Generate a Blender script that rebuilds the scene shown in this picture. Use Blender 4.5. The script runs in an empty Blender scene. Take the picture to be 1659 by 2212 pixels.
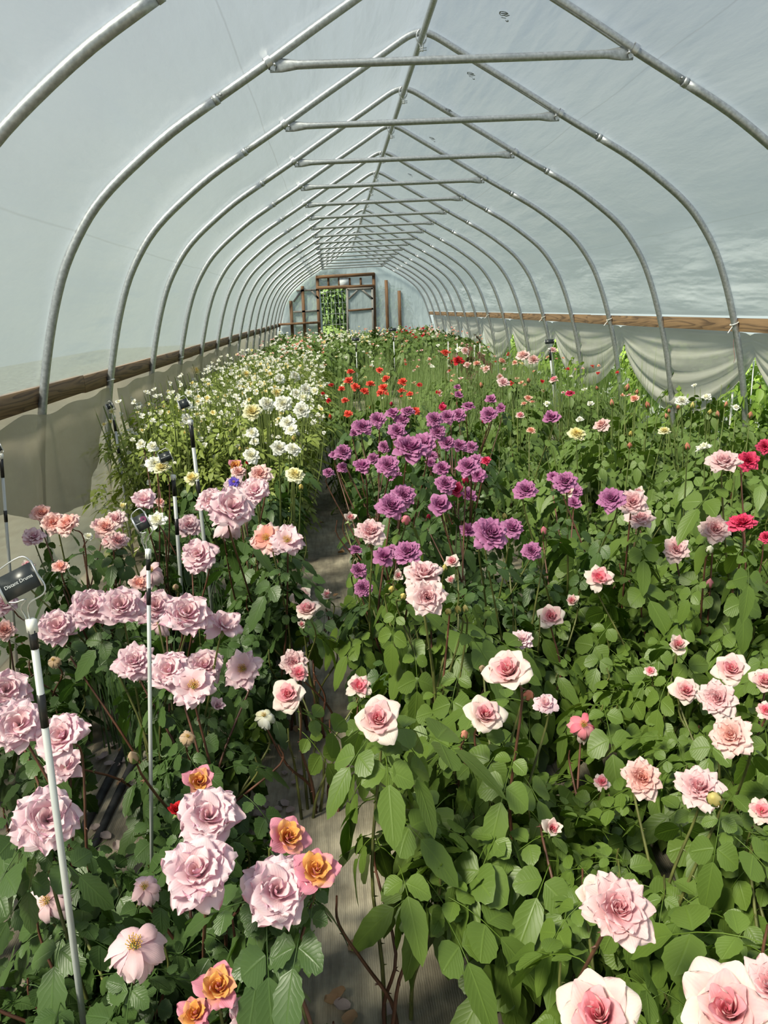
import bpy, math, random
import numpy as np
from mathutils import Vector, Matrix
random.seed(7); rng = np.random.default_rng(7)
SC = bpy.context.scene; COL = SC.collection
PI = math.pi

# ------------------------------------------------------------------ camera
F_PX = 1612.4; EYE = 1.55; BAY = 1.22
CAM = np.array([-0.658, 0.0, EYE])
R_ = np.array([0.99649594, -0.06731933, -0.04963826])
U_ = np.array([0.06562861, 0.26139767, 0.96299748])
F_ = np.array([0.05185302, 0.96288076, -0.26489979])
cd = bpy.data.cameras.new('camera'); cam = bpy.data.objects.new('camera', cd); COL.objects.link(cam)
cd.sensor_fit = 'VERTICAL'; cd.sensor_height = 36.0; cd.lens = F_PX / 2212 * 36.0
cd.clip_start = 0.05; cd.clip_end = 200
cam.matrix_world = Matrix(((R_[0], U_[0], -F_[0], CAM[0]), (R_[1], U_[1], -F_[1], CAM[1]),
                           (R_[2], U_[2], -F_[2], CAM[2]), (0, 0, 0, 1)))
SC.camera = cam

# ------------------------------------------------------------------ light
SC.view_settings.view_transform = 'Standard'; SC.view_settings.look = 'None'
SC.view_settings.gamma = 1.0; SC.view_settings.use_curve_mapping = False
SC.view_settings.exposure = 0.82
world = bpy.data.worlds.new('hazy_sky'); SC.world = world; world.use_nodes = True
wn = world.node_tree; wn.nodes.clear()
wo = wn.nodes.new('ShaderNodeOutputWorld'); wb = wn.nodes.new('ShaderNodeBackground')
wt = wn.nodes.new('ShaderNodeTexCoord'); ws = wn.nodes.new('ShaderNodeSeparateXYZ'); wr = wn.nodes.new('ShaderNodeValToRGB')
wn.links.new(wt.outputs['Generated'], ws.inputs[0]); wn.links.new(ws.outputs[2], wr.inputs[0])
wn.links.new(wr.outputs[0], wb.inputs[0]); wn.links.new(wb.outputs[0], wo.inputs[0])
e = wr.color_ramp.elements
e[0].position = 0.0; e[0].color = (0.62, 0.72, 0.68, 1)
e[1].position = 0.95; e[1].color = (0.44, 0.58, 0.92, 1)
m_ = wr.color_ramp.elements.new(0.35); m_.color = (0.60, 0.70, 0.82, 1)
wb.inputs[1].default_value = 0.64
sl = bpy.data.lights.new('sun', 'SUN'); sun = bpy.data.objects.new('sun', sl); COL.objects.link(sun)
sl.energy = 9.0; sl.angle = math.radians(14); sl.color = (1.0, 0.92, 0.75)
sd = Vector((-0.55, -0.42, 0.85)).normalized()
sun.rotation_euler = sd.to_track_quat('Z', 'Y').to_euler(); sun.location = (-6, -6, 12)

# ------------------------------------------------------------------ pixel helpers (rays into the world)
def ray(x, y): return R_ * (x - 829.5) / F_PX + U_ * (1106 - y) / F_PX + F_
def at_z(x, y, z=0.0):
    d = ray(x, y); return CAM + d * ((z - EYE) / d[2])
def at_y(x, y, Y):
    d = ray(x, y); return CAM + d * (Y / d[1])
def at_x(x, y, X):
    d = ray(x, y); return CAM + d * ((X - CAM[0]) / d[0])
def pj(p):
    p = np.asarray(p) - CAM; Z = p @ F_
    if Z < 0.05: return -9999, -9999, 0.05
    return 829.5 + F_PX * (p @ R_) / Z, 1106 - F_PX * (p @ U_) / Z, Z

# ------------------------------------------------------------------ object helpers
def empty(name, loc, label=None, cat=None, group=None):
    o = bpy.data.objects.new(name, None); COL.objects.link(o); o.location = loc; o.empty_display_size = 0.05
    if label: o['label'] = label
    if cat: o['category'] = cat
    if group: o['group'] = group
    return o
def put(name, me, parent=None, mat=None, label=None, cat=None, group=None, kind=None):
    o = bpy.data.objects.new(name, me); COL.objects.link(o)
    if parent: o.parent = parent
    if mat is not None: o.matrix_basis = mat
    if label: o['label'] = label
    if cat: o['category'] = cat
    if group: o['group'] = group
    if kind: o['kind'] = kind
    return o
def make_mesh(name, V, Fc, mat, smooth=True, pc=None, uv=None):
    me = bpy.data.meshes.new(name)
    V = np.asarray(V, dtype=np.float32); 
    Fc = np.asarray(Fc, dtype=np.int32)
    n = len(Fc); k = Fc.shape[1]
    me.vertices.add(len(V)); me.vertices.foreach_set('co', V.ravel())
    me.loops.add(n * k); me.loops.foreach_set('vertex_index', Fc.ravel())
    me.polygons.add(n); me.polygons.foreach_set('loop_start', np.arange(0, n * k, k, dtype=np.int32))
    if smooth: me.polygons.foreach_set('use_smooth', np.ones(n, dtype=bool))
    if pc is not None:
        a = me.attributes.new('pc', 'FLOAT_VECTOR', 'POINT'); a.data.foreach_set('vector', np.asarray(pc, dtype=np.float32).ravel())
    if uv is not None:
        l = me.uv_layers.new(name='UVMap'); l.data.foreach_set('uv', np.asarray(uv, dtype=np.float32)[Fc.ravel()].ravel())
    me.update(calc_edges=True); me.validate()
    if mat: me.materials.append(mat)
    return me
class MB:                                   # collects quads
    def __init__(s): s.V = []; s.F = []; s.n = 0; s.P = []; s.UV = []
    def add(s, V, Fc, pc=None, uv=None):
        V = np.asarray(V, dtype=float).reshape(-1, 3)
        s.V.append(V); s.F.append(np.asarray(Fc, dtype=int).reshape(-1, 4) + s.n); s.n += len(V)
        s.P.append(np.zeros((len(V), 3)) if pc is None else np.asarray(pc)); s.UV.append(np.zeros((len(V), 2)) if uv is None else np.asarray(uv))
    def box(s, c, h, M=None):
        c = np.array(c, float); h = np.array(h, float)
        V = np.array([[x, y, z] for x in (-1, 1) for y in (-1, 1) for z in (-1, 1)]) * h
        if M is not None: V = V @ np.asarray(M).T
        s.add(V + c, [[0, 1, 3, 2], [4, 6, 7, 5], [0, 4, 5, 1], [2, 3, 7, 6], [0, 2, 6, 4], [1, 5, 7, 3]])
    def tube(s, P, r, k=8, cap=True):
        P = np.asarray(P, float); m = len(P); r = np.broadcast_to(r, (m,))
        T = np.gradient(P, axis=0); T /= np.linalg.norm(T, axis=1)[:, None] + 1e-12
        ref = np.array([0.3, 0.2, 1.0]) if abs(T[0][2]) < 0.9 else np.array([1.0, 0.1, 0.0])
        V = []
        for i in range(m):
            a = np.cross(T[i], ref); a /= np.linalg.norm(a); b = np.cross(T[i], a); ref = np.cross(a, T[i]) if True else ref
            th = np.arange(k) * 2 * PI / k
            V.append(P[i] + r[i] * (np.cos(th)[:, None] * a + np.sin(th)[:, None] * b))
        V = np.concatenate(V); Fc = []
        for i in range(m - 1):
            for j in range(k):
                Fc.append([i * k + j, i * k + (j + 1) % k, (i + 1) * k + (j + 1) % k, (i + 1) * k + j])
        if cap:
            nb = len(V); V = np.vstack([V, P[0], P[-1]])
            for j in range(0, k, 2):
                Fc.append([nb, (j + 2) % k, j + 1, j]); e0 = (m - 1) * k
                Fc.append([nb + 1, e0 + j, e0 + j + 1, e0 + (j + 2) % k])
        s.add(V, Fc)
    def grid(s, G, pc=None, uv=None):
        G = np.asarray(G, float); a, b = G.shape[:2]; i = np.arange(a * b).reshape(a, b)
        Fc = np.stack([i[:-1, :-1], i[1:, :-1], i[1:, 1:], i[:-1, 1:]], -1).reshape(-1, 4)
        s.add(G.reshape(-1, 3), Fc, None if pc is None else np.asarray(pc).reshape(-1, 3), None if uv is None else np.asarray(uv).reshape(-1, 2))
    def arrays(s): return np.concatenate(s.V), np.concatenate(s.F), np.concatenate(s.P), np.concatenate(s.UV)
    def mesh(s, name, mat, smooth=True):
        V, Fc, P, UV = s.arrays(); return make_mesh(name, V, Fc, mat, smooth, P, UV)
def rot_to(z, spin=0.0):
    z = Vector(z).normalized(); x = Vector((0, 1, 0)).cross(z)
    if x.length < 1e-3: x = Vector((1, 0, 0))
    x.normalize(); y = z.cross(x)
    return Matrix((x, y, z)).transposed() @ Matrix.Rotation(spin, 3, 'Z')
def trs(loc, R3, s):
    M = (R3 * s).to_4x4(); M.translation = Vector(loc); return M
ORD = ['first', 'second', 'third', 'fourth', 'fifth', 'sixth', 'seventh', 'eighth', 'ninth', 'tenth', 'eleventh', 'twelfth', 'thirteenth', 'fourteenth', 'fifteenth', 'sixteenth', 'seventeenth', 'eighteenth', 'nineteenth', 'twentieth']

# ------------------------------------------------------------------ materials
def newmat(name):
    m = bpy.data.materials.new(name); m.use_nodes = True; n = m.node_tree; n.nodes.clear()
    o = n.nodes.new('ShaderNodeOutputMaterial'); return m, n, o
def nd(n, t, **k):
    x = n.nodes.new(t)
    for a, v in k.items(): setattr(x, a, v)
    return x
def ramp(n, stops, fac=None):
    r = nd(n, 'ShaderNodeValToRGB'); el = r.color_ramp.elements
    while len(el) > 1: el.remove(el[-1])
    el[0].position = stops[0][0]; el[0].color = (*stops[0][1], 1)
    for p, c in stops[1:]:
        q = el.new(p); q.color = (*c, 1)
    if fac is not None: n.links.new(fac, r.inputs[0])
    return r
def math_(n, op, a, b=None):
    x = nd(n, 'ShaderNodeMath', operation=op)
    for i, v in enumerate((a, b)):
        if v is None: continue
        if isinstance(v, (int, float)): x.inputs[i].default_value = v
        else: n.links.new(v, x.inputs[i])
    return x.outputs[0]
def noise(n, scale, detail=4, vec=None, rough=0.55):
    x = nd(n, 'ShaderNodeTexNoise'); x.inputs['Scale'].default_value = scale; x.inputs['Detail'].default_value = detail
    x.inputs['Roughness'].default_value = rough
    if vec is not None: n.links.new(vec, x.inputs['Vector'])
    return x.outputs['Fac']
def mixc(n, fac, a, b, bt='MIX'):
    x = nd(n, 'ShaderNodeMix', data_type='RGBA', blend_type=bt)
    for i, v in ((0, fac), (6, a), (7, b)):
        if isinstance(v, (int, float)): x.inputs[i].default_value = v
        elif isinstance(v, tuple): x.inputs[i].default_value = (*v, 1)
        else: n.links.new(v, x.inputs[i])
    return x.outputs[2]
def coords(n, kind='Object', scale=(1, 1, 1), rot=(0, 0, 0)):
    t = nd(n, 'ShaderNodeTexCoord'); m = nd(n, 'ShaderNodeMapping')
    m.inputs['Scale'].default_value = scale; m.inputs['Rotation'].default_value = rot
    n.links.new(t.outputs[kind], m.inputs[0]); return m.outputs[0]
def bump(n, h, s=0.3, d=0.01):
    b = nd(n, 'ShaderNodeBump'); b.inputs['Strength'].default_value = s; b.inputs['Distance'].default_value = d
    n.links.new(h, b.inputs['Height']); return b.outputs[0]
def simple(name, col, rough=0.6, metal=0.0, var=0.12, scale=20, kind='Object', bs=0.0, stretch=(1, 1, 1), spec=0.5):
    m, n, o = newmat(name); p = nd(n, 'ShaderNodeBsdfPrincipled')
    p.inputs['Roughness'].default_value = rough; p.inputs['Metallic'].default_value = metal; p.inputs['Specular IOR Level'].default_value = spec
    f = noise(n, scale, 4, coords(n, kind, stretch))
    r = ramp(n, [(0.3, tuple(c * (1 - var) for c in col)), (0.7, tuple(min(1, c * (1 + var)) for c in col))], f)
    n.links.new(r.outputs[0], p.inputs['Base Color'])
    if bs: n.links.new(bump(n, f, bs, 0.004), p.inputs['Normal'])
    n.links.new(p.outputs[0], o.inputs[0]); return m

def leaf_mat(name, dark, light, vein=1.25, rough=0.42, transl=0.22):
    m, n, o = newmat(name); p = nd(n, 'ShaderNodeBsdfPrincipled'); p.inputs['Roughness'].default_value = rough
    p.inputs['Specular IOR Level'].default_value = 0.35
    uv = nd(n, 'ShaderNodeUVMap'); s = nd(n, 'ShaderNodeSeparateXYZ'); n.links.new(uv.outputs[0], s.inputs[0])
    au = math_(n, 'ABSOLUTE', s.outputs[0])
    mid = math_(n, 'SUBTRACT', 1.0, math_(n, 'MINIMUM', math_(n, 'MULTIPLY', au, 9.0), 1.0))
    k = math_(n, 'SUBTRACT', math_(n, 'MULTIPLY', s.outputs[1], 8.0), math_(n, 'MULTIPLY', au, 2.6))
    side = math_(n, 'POWER', math_(n, 'ABSOLUTE', math_(n, 'SINE', math_(n, 'MULTIPLY', k, PI))), 0.5)
    side = math_(n, 'SUBTRACT', 1.0, side)
    oi = nd(n, 'ShaderNodeObjectInfo'); nz = noise(n, 9, 2, coords(n, 'Object'))
    f = math_(n, 'ADD', math_(n, 'MULTIPLY', oi.outputs['Random'], 0.65), math_(n, 'MULTIPLY', nz, 0.4))
    c = ramp(n, [(0.1, dark), (0.55, tuple((a + b) / 2 for a, b in zip(dark, light))), (0.95, light)], f).outputs[0]
    v = math_(n, 'MAXIMUM', mid, math_(n, 'MULTIPLY', side, 0.35))
    c = mixc(n, math_(n, 'MULTIPLY', v, 0.35), c, tuple(min(1, x * 1.5 * vein) for x in light))
    geo = nd(n, 'ShaderNodeNewGeometry')
    c = mixc(n, math_(n, 'MULTIPLY', geo.outputs['Backfacing'], 0.55), c, tuple(x * 1.25 + 0.02 for x in light))
    n.links.new(c, p.inputs['Base Color'])
    n.links.new(bump(n, math_(n, 'SUBTRACT', 1.0, v), 0.35, 0.002), p.inputs['Normal'])
    t = nd(n, 'ShaderNodeBsdfTranslucent'); c2 = mixc(n, 1.0, c, (1.5, 1.7, 0.6), 'MULTIPLY'); n.links.new(c2, t.inputs[0])
    mx = nd(n, 'ShaderNodeMixShader'); mx.inputs[0].default_value = transl
    n.links.new(p.outputs[0], mx.inputs[1]); n.links.new(t.outputs[0], mx.inputs[2]); n.links.new(mx.outputs[0], o.inputs[0]); return m
def petal_mat(name, inner, mid, outer, back, edge=None, transl=0.3, pos=(0.0, 0.5, 1.0)):
    m, n, o = newmat(name); p = nd(n, 'ShaderNodeBsdfPrincipled'); p.inputs['Roughness'].default_value = 0.55
    p.inputs['Specular IOR Level'].default_value = 0.2
    a = nd(n, 'ShaderNodeAttribute', attribute_name='pc'); s = nd(n, 'ShaderNodeSeparateXYZ'); n.links.new(a.outputs['Vector'], s.inputs[0])
    oi = nd(n, 'ShaderNodeObjectInfo')
    nz = noise(n, 3, 3, coords(n, 'Object'))
    f = math_(n, 'ADD', s.outputs[0], math_(n, 'MULTIPLY', math_(n, 'SUBTRACT', nz, 0.5), 0.35))
    f = math_(n, 'ADD', f, math_(n, 'MULTIPLY', math_(n, 'SUBTRACT', oi.outputs['Random'], 0.5), 0.2))
    c = ramp(n, [(pos[0], inner), (pos[1], mid), (pos[2], outer)], f).outputs[0]
    if edge is not None:
        c = mixc(n, math_(n, 'MULTIPLY', math_(n, 'POWER', s.outputs[1], 3.0), 0.6), c, edge)
    geo = nd(n, 'ShaderNodeNewGeometry')
    c = mixc(n, math_(n, 'MULTIPLY', geo.outputs['Backfacing'], 0.7), c, back)
    st = math_(n, 'SINE', math_(n, 'MULTIPLY', s.outputs[2], 40.0))      # fine radial veins
    n.links.new(bump(n, st, 0.12, 0.001), p.inputs['Normal'])
    n.links.new(c, p.inputs['Base Color'])
    t = nd(n, 'ShaderNodeBsdfTranslucent'); n.links.new(c, t.inputs[0])
    mx = nd(n, 'ShaderNodeMixShader'); mx.inputs[0].default_value = transl
    n.links.new(p.outputs[0], mx.inputs[1]); n.links.new(t.outputs[0], mx.inputs[2]); n.links.new(mx.outputs[0], o.inputs[0]); return m

def film_mat(name, col, tr=0.3, tl=0.45, creases=(), bumps=0.5, dirt=0.0):
    m, n, o = newmat(name)
    uv = nd(n, 'ShaderNodeUVMap'); s = nd(n, 'ShaderNodeSeparateXYZ'); n.links.new(uv.outputs[0], s.inputs[0])
    nz = noise(n, 0.9, 6, coords(n, 'Object', (1.2, 0.5, 1.2)), 0.6)
    c = ramp(n, [(0.3, tuple(x * (0.80 - dirt) for x in col)), (0.7, col)], nz).outputs[0]
    for v0, w, dk in creases:
        d = math_(n, 'ABSOLUTE', math_(n, 'SUBTRACT', s.outputs[1], math_(n, 'ADD', v0, math_(n, 'MULTIPLY', nz, 0.03))))
        k = math_(n, 'SUBTRACT', 1.0, math_(n, 'MINIMUM', math_(n, 'DIVIDE', d, w), 1.0))
        c = mixc(n, math_(n, 'MULTIPLY', k, dk), c, (0.30, 0.29, 0.24))
    # wrinkles running down the sheet
    wv = coords(n, 'Object', (5.0, 1.0, 1.6), (0, 0.35, 0.5))
    n1 = noise(n, 1.3, 5, wv, 0.5); n2 = noise(n, 9, 4, coords(n, 'Object', (1, 0.25, 1)))
    wm = nd(n, 'ShaderNodeMapping'); wm.inputs['Rotation'].default_value = (0, 0, 0.35); wm.inputs['Scale'].default_value = (0.22, 1.5, 1); n.links.new(uv.outputs[0], wm.inputs[0])
    wvt = noise(n, 3.4, 3, wm.outputs[0], 0.45); msk = math_(n, 'MAXIMUM', math_(n, 'SUBTRACT', noise(n, 0.55, 1, coords(n, 'Object')), 0.40), 0.0)
    h = math_(n, 'ADD', math_(n, 'MULTIPLY', n1, 0.45), math_(n, 'MULTIPLY', n2, 0.10)); h = math_(n, 'ADD', h, math_(n, 'MULTIPLY', math_(n, 'MULTIPLY', wvt, msk), 5.0))
    nb = bump(n, h, bumps, 0.08)
    p = nd(n, 'ShaderNodeBsdfPrincipled'); p.inputs['Roughness'].default_value = 0.38; p.inputs['Specular IOR Level'].default_value = 0.45
    n.links.new(c, p.inputs['Base Color']); n.links.new(nb, p.inputs['Normal'])
    t = nd(n, 'ShaderNodeBsdfTranslucent'); n.links.new(c, t.inputs[0]); n.links.new(nb, t.inputs['Normal'])
    g = nd(n, 'ShaderNodeBsdfTransparent'); g.inputs[0].default_value = (0.93, 0.97, 0.96, 1)
    a = nd(n, 'ShaderNodeMixShader'); a.inputs[0].default_value = tl / (1 - tr); n.links.new(p.outputs[0], a.inputs[1]); n.links.new(t.outputs[0], a.inputs[2])
    b = nd(n, 'ShaderNodeMixShader'); b.inputs[0].default_value = tr; n.links.new(a.outputs[0], b.inputs[1]); n.links.new(g.outputs[0], b.inputs[2])
    n.links.new(b.outputs[0], o.inputs[0]); return m

def wood_mat(name, light, dark, axis=(0.35, 6, 6), ring=7.0):
    m, n, o = newmat(name); p = nd(n, 'ShaderNodeBsdfPrincipled'); p.inputs['Roughness'].default_value = 0.75
    v = coords(n, 'Object', axis); d = noise(n, 1.0, 2, v, 0.4)
    w = math_(n, 'FRACT', math_(n, 'MULTIPLY', d, ring)); fine = noise(n, 14, 4, v)
    w = math_(n, 'ADD', math_(n, 'MULTIPLY', w, 0.7), math_(n, 'MULTIPLY', fine, 0.3))
    c = ramp(n, [(0.1, dark), (0.55, light), (0.95, tuple(x * 0.75 for x in light))], w).outputs[0]
    n.links.new(c, p.inputs['Base Color']); n.links.new(bump(n, w, 0.3, 0.003), p.inputs['Normal']); n.links.new(p.outputs[0], o.inputs[0]); return m

GALV = simple('galvanized_steel', (0.42, 0.44, 0.45), 0.42, 0.75, 0.22, 60, bs=0.08)
GALV2 = simple('bright_clamp_steel', (0.55, 0.56, 0.56), 0.3, 0.85, 0.15, 80)
WOOD = wood_mat('hip_board_wood', (0.21, 0.13, 0.062), (0.055, 0.032, 0.016), (9, 0.9, 13), 9)
WOODE = wood_mat('end_wall_wood', (0.19, 0.10, 0.045), (0.08, 0.04, 0.018), (6, 6, 0.7), 5)
WOODG = wood_mat('grey_weathered_wood', (0.25, 0.24, 0.22), (0.12, 0.11, 0.10), (6, 6, 0.7), 5)
TIE = simple('white_plastic_tie', (0.8, 0.8, 0.76), 0.4)
FILM = film_mat('greenhouse_film', (0.60, 0.64, 0.675), 0.37, 0.055, [(1.12, 0.006, 0.7), (2.22, 0.008, 0.45)], 1.0)
FILME = film_mat('end_wall_film', (0.50, 0.59, 0.62), 0.12, 0.22, [], 0.8)
CURT_L = film_mat('dirty_curtain_film', (0.40, 0.365, 0.285), 0.16, 0.16, [], 0.6, 0.15)
CURT_L2 = film_mat('light_curtain_film', (0.46, 0.43, 0.34), 0.12, 0.16, [], 0.6, 0.1)
CURT_R = film_mat('white_curtain_film', (0.56, 0.56, 0.50), 0.06, 0.26, [], 0.3, 0.1)
BLACK = simple('black_tape', (0.012, 0.012, 0.013), 0.35, 0, 0.3, 40)
DRIP = simple('drip_hose_black', (0.03, 0.03, 0.032), 0.6, 0, 0.5, 30, bs=0.3)
POLE = simple('pole_grey_white', (0.52, 0.54, 0.53), 0.35, 0.15, 0.12, 30, stretch=(1, 1, .2))
CAPM = simple('cap_white_plastic', (0.8, 0.8, 0.76), 0.4)
PLATE = simple('sign_plate_dark', (0.02, 0.025, 0.028), 0.35, 0, 0.2, 30)
TXT = simple('sign_text_grey', (0.55, 0.57, 0.58), 0.5, 0, 0.02)
CANE = simple('cane_green_brown', (0.12, 0.13, 0.035), 0.5, 0, 0.5, 14)
CANER = simple('cane_red_brown', (0.12, 0.05, 0.03), 0.5, 0, 0.5, 14)
STEML = simple('stem_light_green', (0.17, 0.22, 0.06), 0.55, 0, 0.3, 20)
SEPAL = simple('sepal_green', (0.16, 0.22, 0.06), 0.5, 0, 0.25, 60)
STAMEN = simple('stamen_yellow', (0.62, 0.36, 0.05), 0.6, 0, 0.3, 200)
BROWNLEAF = simple('dry_leaf_brown', (0.30, 0.17, 0.08), 0.7, 0, 0.4, 60)
L_RIGHT = leaf_mat('leaf_fresh_green', (0.030, 0.070, 0.008), (0.105, 0.165, 0.020))
L_LEFT = leaf_mat('leaf_dark_green', (0.018, 0.048, 0.011), (0.058, 0.108, 0.022), rough=0.38)
L_MID = leaf_mat('leaf_mid_green', (0.035, 0.075, 0.013), (0.12, 0.185, 0.034), rough=0.45)
L_WHITE = leaf_mat('leaf_yellow_green', (0.08, 0.125, 0.018), (0.24, 0.29, 0.055), rough=0.5)
L_LIME = leaf_mat('leaf_lime_green', (0.07, 0.14, 0.018), (0.20, 0.31, 0.04), transl=0.3)
L_GRASS = leaf_mat('grass_blade_green', (0.08, 0.13, 0.035), (0.20, 0.27, 0.10), vein=1.0, rough=0.55)
L_DARKG = leaf_mat('dark_weed_green', (0.03, 0.06, 0.025), (0.07, 0.12, 0.05), rough=0.5)
L_TREE = leaf_mat('tree_leaf_green', (0.02, 0.05, 0.012), (0.10, 0.17, 0.04), rough=0.6)
L_RED = leaf_mat('leaf_bronze_red', (0.05, 0.02, 0.015), (0.12, 0.05, 0.03))
PM = {
 'PP': petal_mat('petal_pale_pink', (0.84, 0.20, 0.28), (0.86, 0.40, 0.45), (0.81, 0.70, 0.64), (0.82, 0.66, 0.60), None, pos=(0.10, 0.52, 0.88)),
 'MP': petal_mat('petal_mauve_pink', (0.86, 0.56, 0.58), (0.87, 0.65, 0.69), (0.80, 0.55, 0.64), (0.70, 0.32, 0.47), (0.90, 0.74, 0.77)),
 'OR': petal_mat('petal_orange_pink', (0.78, 0.34, 0.07), (0.84, 0.46, 0.14), (0.76, 0.30, 0.40), (0.72, 0.25, 0.38), None, pos=(0.0, 0.6, 0.85)),
 'PU': petal_mat('petal_purple', (0.30, 0.05, 0.19), (0.44, 0.12, 0.31), (0.50, 0.18, 0.38), (0.40, 0.09, 0.27), (0.58, 0.29, 0.47)),
 'PF': petal_mat('petal_blush', (0.84, 0.28, 0.35), (0.84, 0.48, 0.52), (0.80, 0.64, 0.63), (0.80, 0.56, 0.58), (0.82, 0.66, 0.66)),
 'HP': petal_mat('petal_hot_pink', (0.55, 0.02, 0.07), (0.72, 0.05, 0.14), (0.74, 0.10, 0.20), (0.5, 0.03, 0.1)),
 'WH': petal_mat('petal_white', (0.84, 0.80, 0.50), (0.88, 0.87, 0.78), (0.90, 0.90, 0.85), (0.80, 0.80, 0.70)),
 'YE': petal_mat('petal_yellow', (0.80, 0.58, 0.10), (0.84, 0.74, 0.34), (0.86, 0.84, 0.62), (0.8, 0.76, 0.5)),
 'CO': petal_mat('petal_coral', (0.68, 0.05, 0.03), (0.80, 0.10, 0.06), (0.84, 0.16, 0.10), (0.6, 0.05, 0.04)),
 'RD': petal_mat('petal_red', (0.40, 0.01, 0.015), (0.58, 0.02, 0.03), (0.62, 0.03, 0.04), (0.5, 0.02, 0.03)),
 'PE': petal_mat('petal_peach', (0.80, 0.26, 0.16), (0.84, 0.42, 0.30), (0.86, 0.58, 0.46), (0.8, 0.4, 0.3)),
 'PK': petal_mat('petal_peach_pink', (0.84, 0.36, 0.28), (0.85, 0.52, 0.48), (0.86, 0.66, 0.64), (0.8, 0.5, 0.5)),
 'DR': petal_mat('petal_dried', (0.50, 0.34, 0.20), (0.60, 0.46, 0.32), (0.66, 0.54, 0.46), (0.45, 0.25, 0.12)),
 'FA': petal_mat('petal_fallen', (0.62, 0.46, 0.48), (0.66, 0.54, 0.57), (0.70, 0.60, 0.62), (0.5, 0.40, 0.36)),
 'BL': petal_mat('petal_blue_violet', (0.10, 0.05, 0.45), (0.16, 0.10, 0.55), (0.26, 0.20, 0.62), (0.2, 0.1, 0.5)),
}

# ------------------------------------------------------------------ greenhouse shell
PROF = np.array([(0, 3.172), (0.05, 3.160), (0.12, 3.128), (0.30, 3.022), (0.62, 2.838), (0.90, 2.672), (1.14, 2.535), (1.37, 2.40),
                 (1.58, 2.25), (1.73, 2.125), (1.84, 2.0), (1.955, 1.82), (2.04, 1.62), (2.105, 1.42), (2.16, 1.22), (2.21, 1.0), (2.26, 0.7), (2.30, 0.35), (2.32, 0.0)])
def smooth_poly(P, m):
    P = np.asarray(P, float); out = []
    Q = np.vstack([2 * P[0] - P[1], P, 2 * P[-1] - P[-2]])
    for i in range(1, len(Q) - 2):
        for k in range(m):
            t = k / m; a, b, c, d = Q[i - 1:i + 3]
            out.append(0.5 * ((2 * b) + (-a + c) * t + (2 * a - 5 * b + 4 * c - d) * t * t + (-a + 3 * b - 3 * c + d) * t ** 3))
    out.append(P[-1]); return np.array(out)
HALF = smooth_poly(PROF, 3)
HALF[:3, 1] = np.interp(HALF[:3, 0], [0, 0.05], [3.172, 3.160])
d_ = np.gradient(HALF, axis=0); nrm = np.stack([-d_[:, 1], d_[:, 0]], 1); nrm /= np.linalg.norm(nrm, axis=1)[:, None]; nrm[0] = (0, 1)
ARC = np.concatenate([[0], np.cumsum(np.linalg.norm(np.diff(HALF, axis=0), axis=1))])
HOOPY = [(3.2568 + n) * BAY for n in range(-2, 16)]; ENDY = HOOPY[-1] + 0.10; BACKY = -2.6
def film(side, i0, i1, name):
    ys = np.arange(BACKY, ENDY + 0.001, BAY / 6); ys[-1] = ENDY
    idx = range(i0, i1 + 1); G = np.zeros((len(ys), len(idx), 3)); UV = np.zeros((len(ys), len(idx), 2))
    for a, y in enumerate(ys):
        ph = ((y / BAY - 3.2568) % 1.0); sag = 0.020 * math.sin(PI * ph) ** 2
        for b, i in enumerate(idx):
            off = 0.028 - sag * (0.3 if i < 3 else min(1, (i1 - i) / 6) if i1 > iz else 1) + 0.004 * math.sin(y * 2.3 + i * .9) * (0 < ph < 1) + (0.02 if i == i1 and i1 > iz else 0)
            x = HALF[i, 0] + nrm[i, 0] * off; z = HALF[i, 1] + nrm[i, 1] * off
            G[a, b] = (side * x, y, z); UV[a, b] = (y, ARC[i])
    mb = MB(); mb.grid(G if side > 0 else G[:, ::-1], None, UV if side > 0 else UV[:, ::-1])
    o = put(name, mb.mesh(name, FILM), kind='structure'); return o
iz = int(np.argmin(np.abs(HALF[:, 0] - 0.9))); ib = int(np.argmin(np.abs(HALF[:, 1] - 1.355))); ibl = int(np.argmin(np.abs(HALF[:, 1] - 1.225)))
wl = film(-1, iz, ibl, 'wall_left'); wr_ = film(1, iz, ib, 'wall_right')
cl_ = film(-1, 0, iz, 'ceiling'); cr_ = film(1, 0, iz, 'ceiling')

# printed marks on the right slope of the film
def slope_pt(px, py):
    a = np.array([0.30, 0, 3.022]); b = np.array([0.90, 0, 2.672]); t = b - a; nn = np.array([-t[2], 0, t[0]]); nn /= np.linalg.norm(nn)
    a = a + nn * 0.004; dd = ray(px, py); k = ((a - CAM) @ nn) / (dd @ nn); return CAM + dd * k, t / np.linalg.norm(t)
PRINT = simple('faded_print_grey', (0.20, 0.22, 0.24), 0.6, 0, 0.35, 90)
ST = [[(-0.5, 0.1), (-0.45, 0.5), (-0.2, 0.62), (0.0, 0.3), (0.28, -0.4), (-0.1, -0.35), (-0.5, 0.1)], [(-0.38, 0.35), (-0.1, 0.0), (0.1, -0.3)],
      [(-0.3, 0.3), (0.0, -0.1), (0.2, -0.38)], [(0.0, 0.3), (0.22, 0.28), (0.5, -0.3)], [(-0.1, 0.95), (0.35, 0.6)], [(0.45, 0.95), (0.6, 1.1), (0.7, 0.85), (0.6, 0.7)]]
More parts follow.
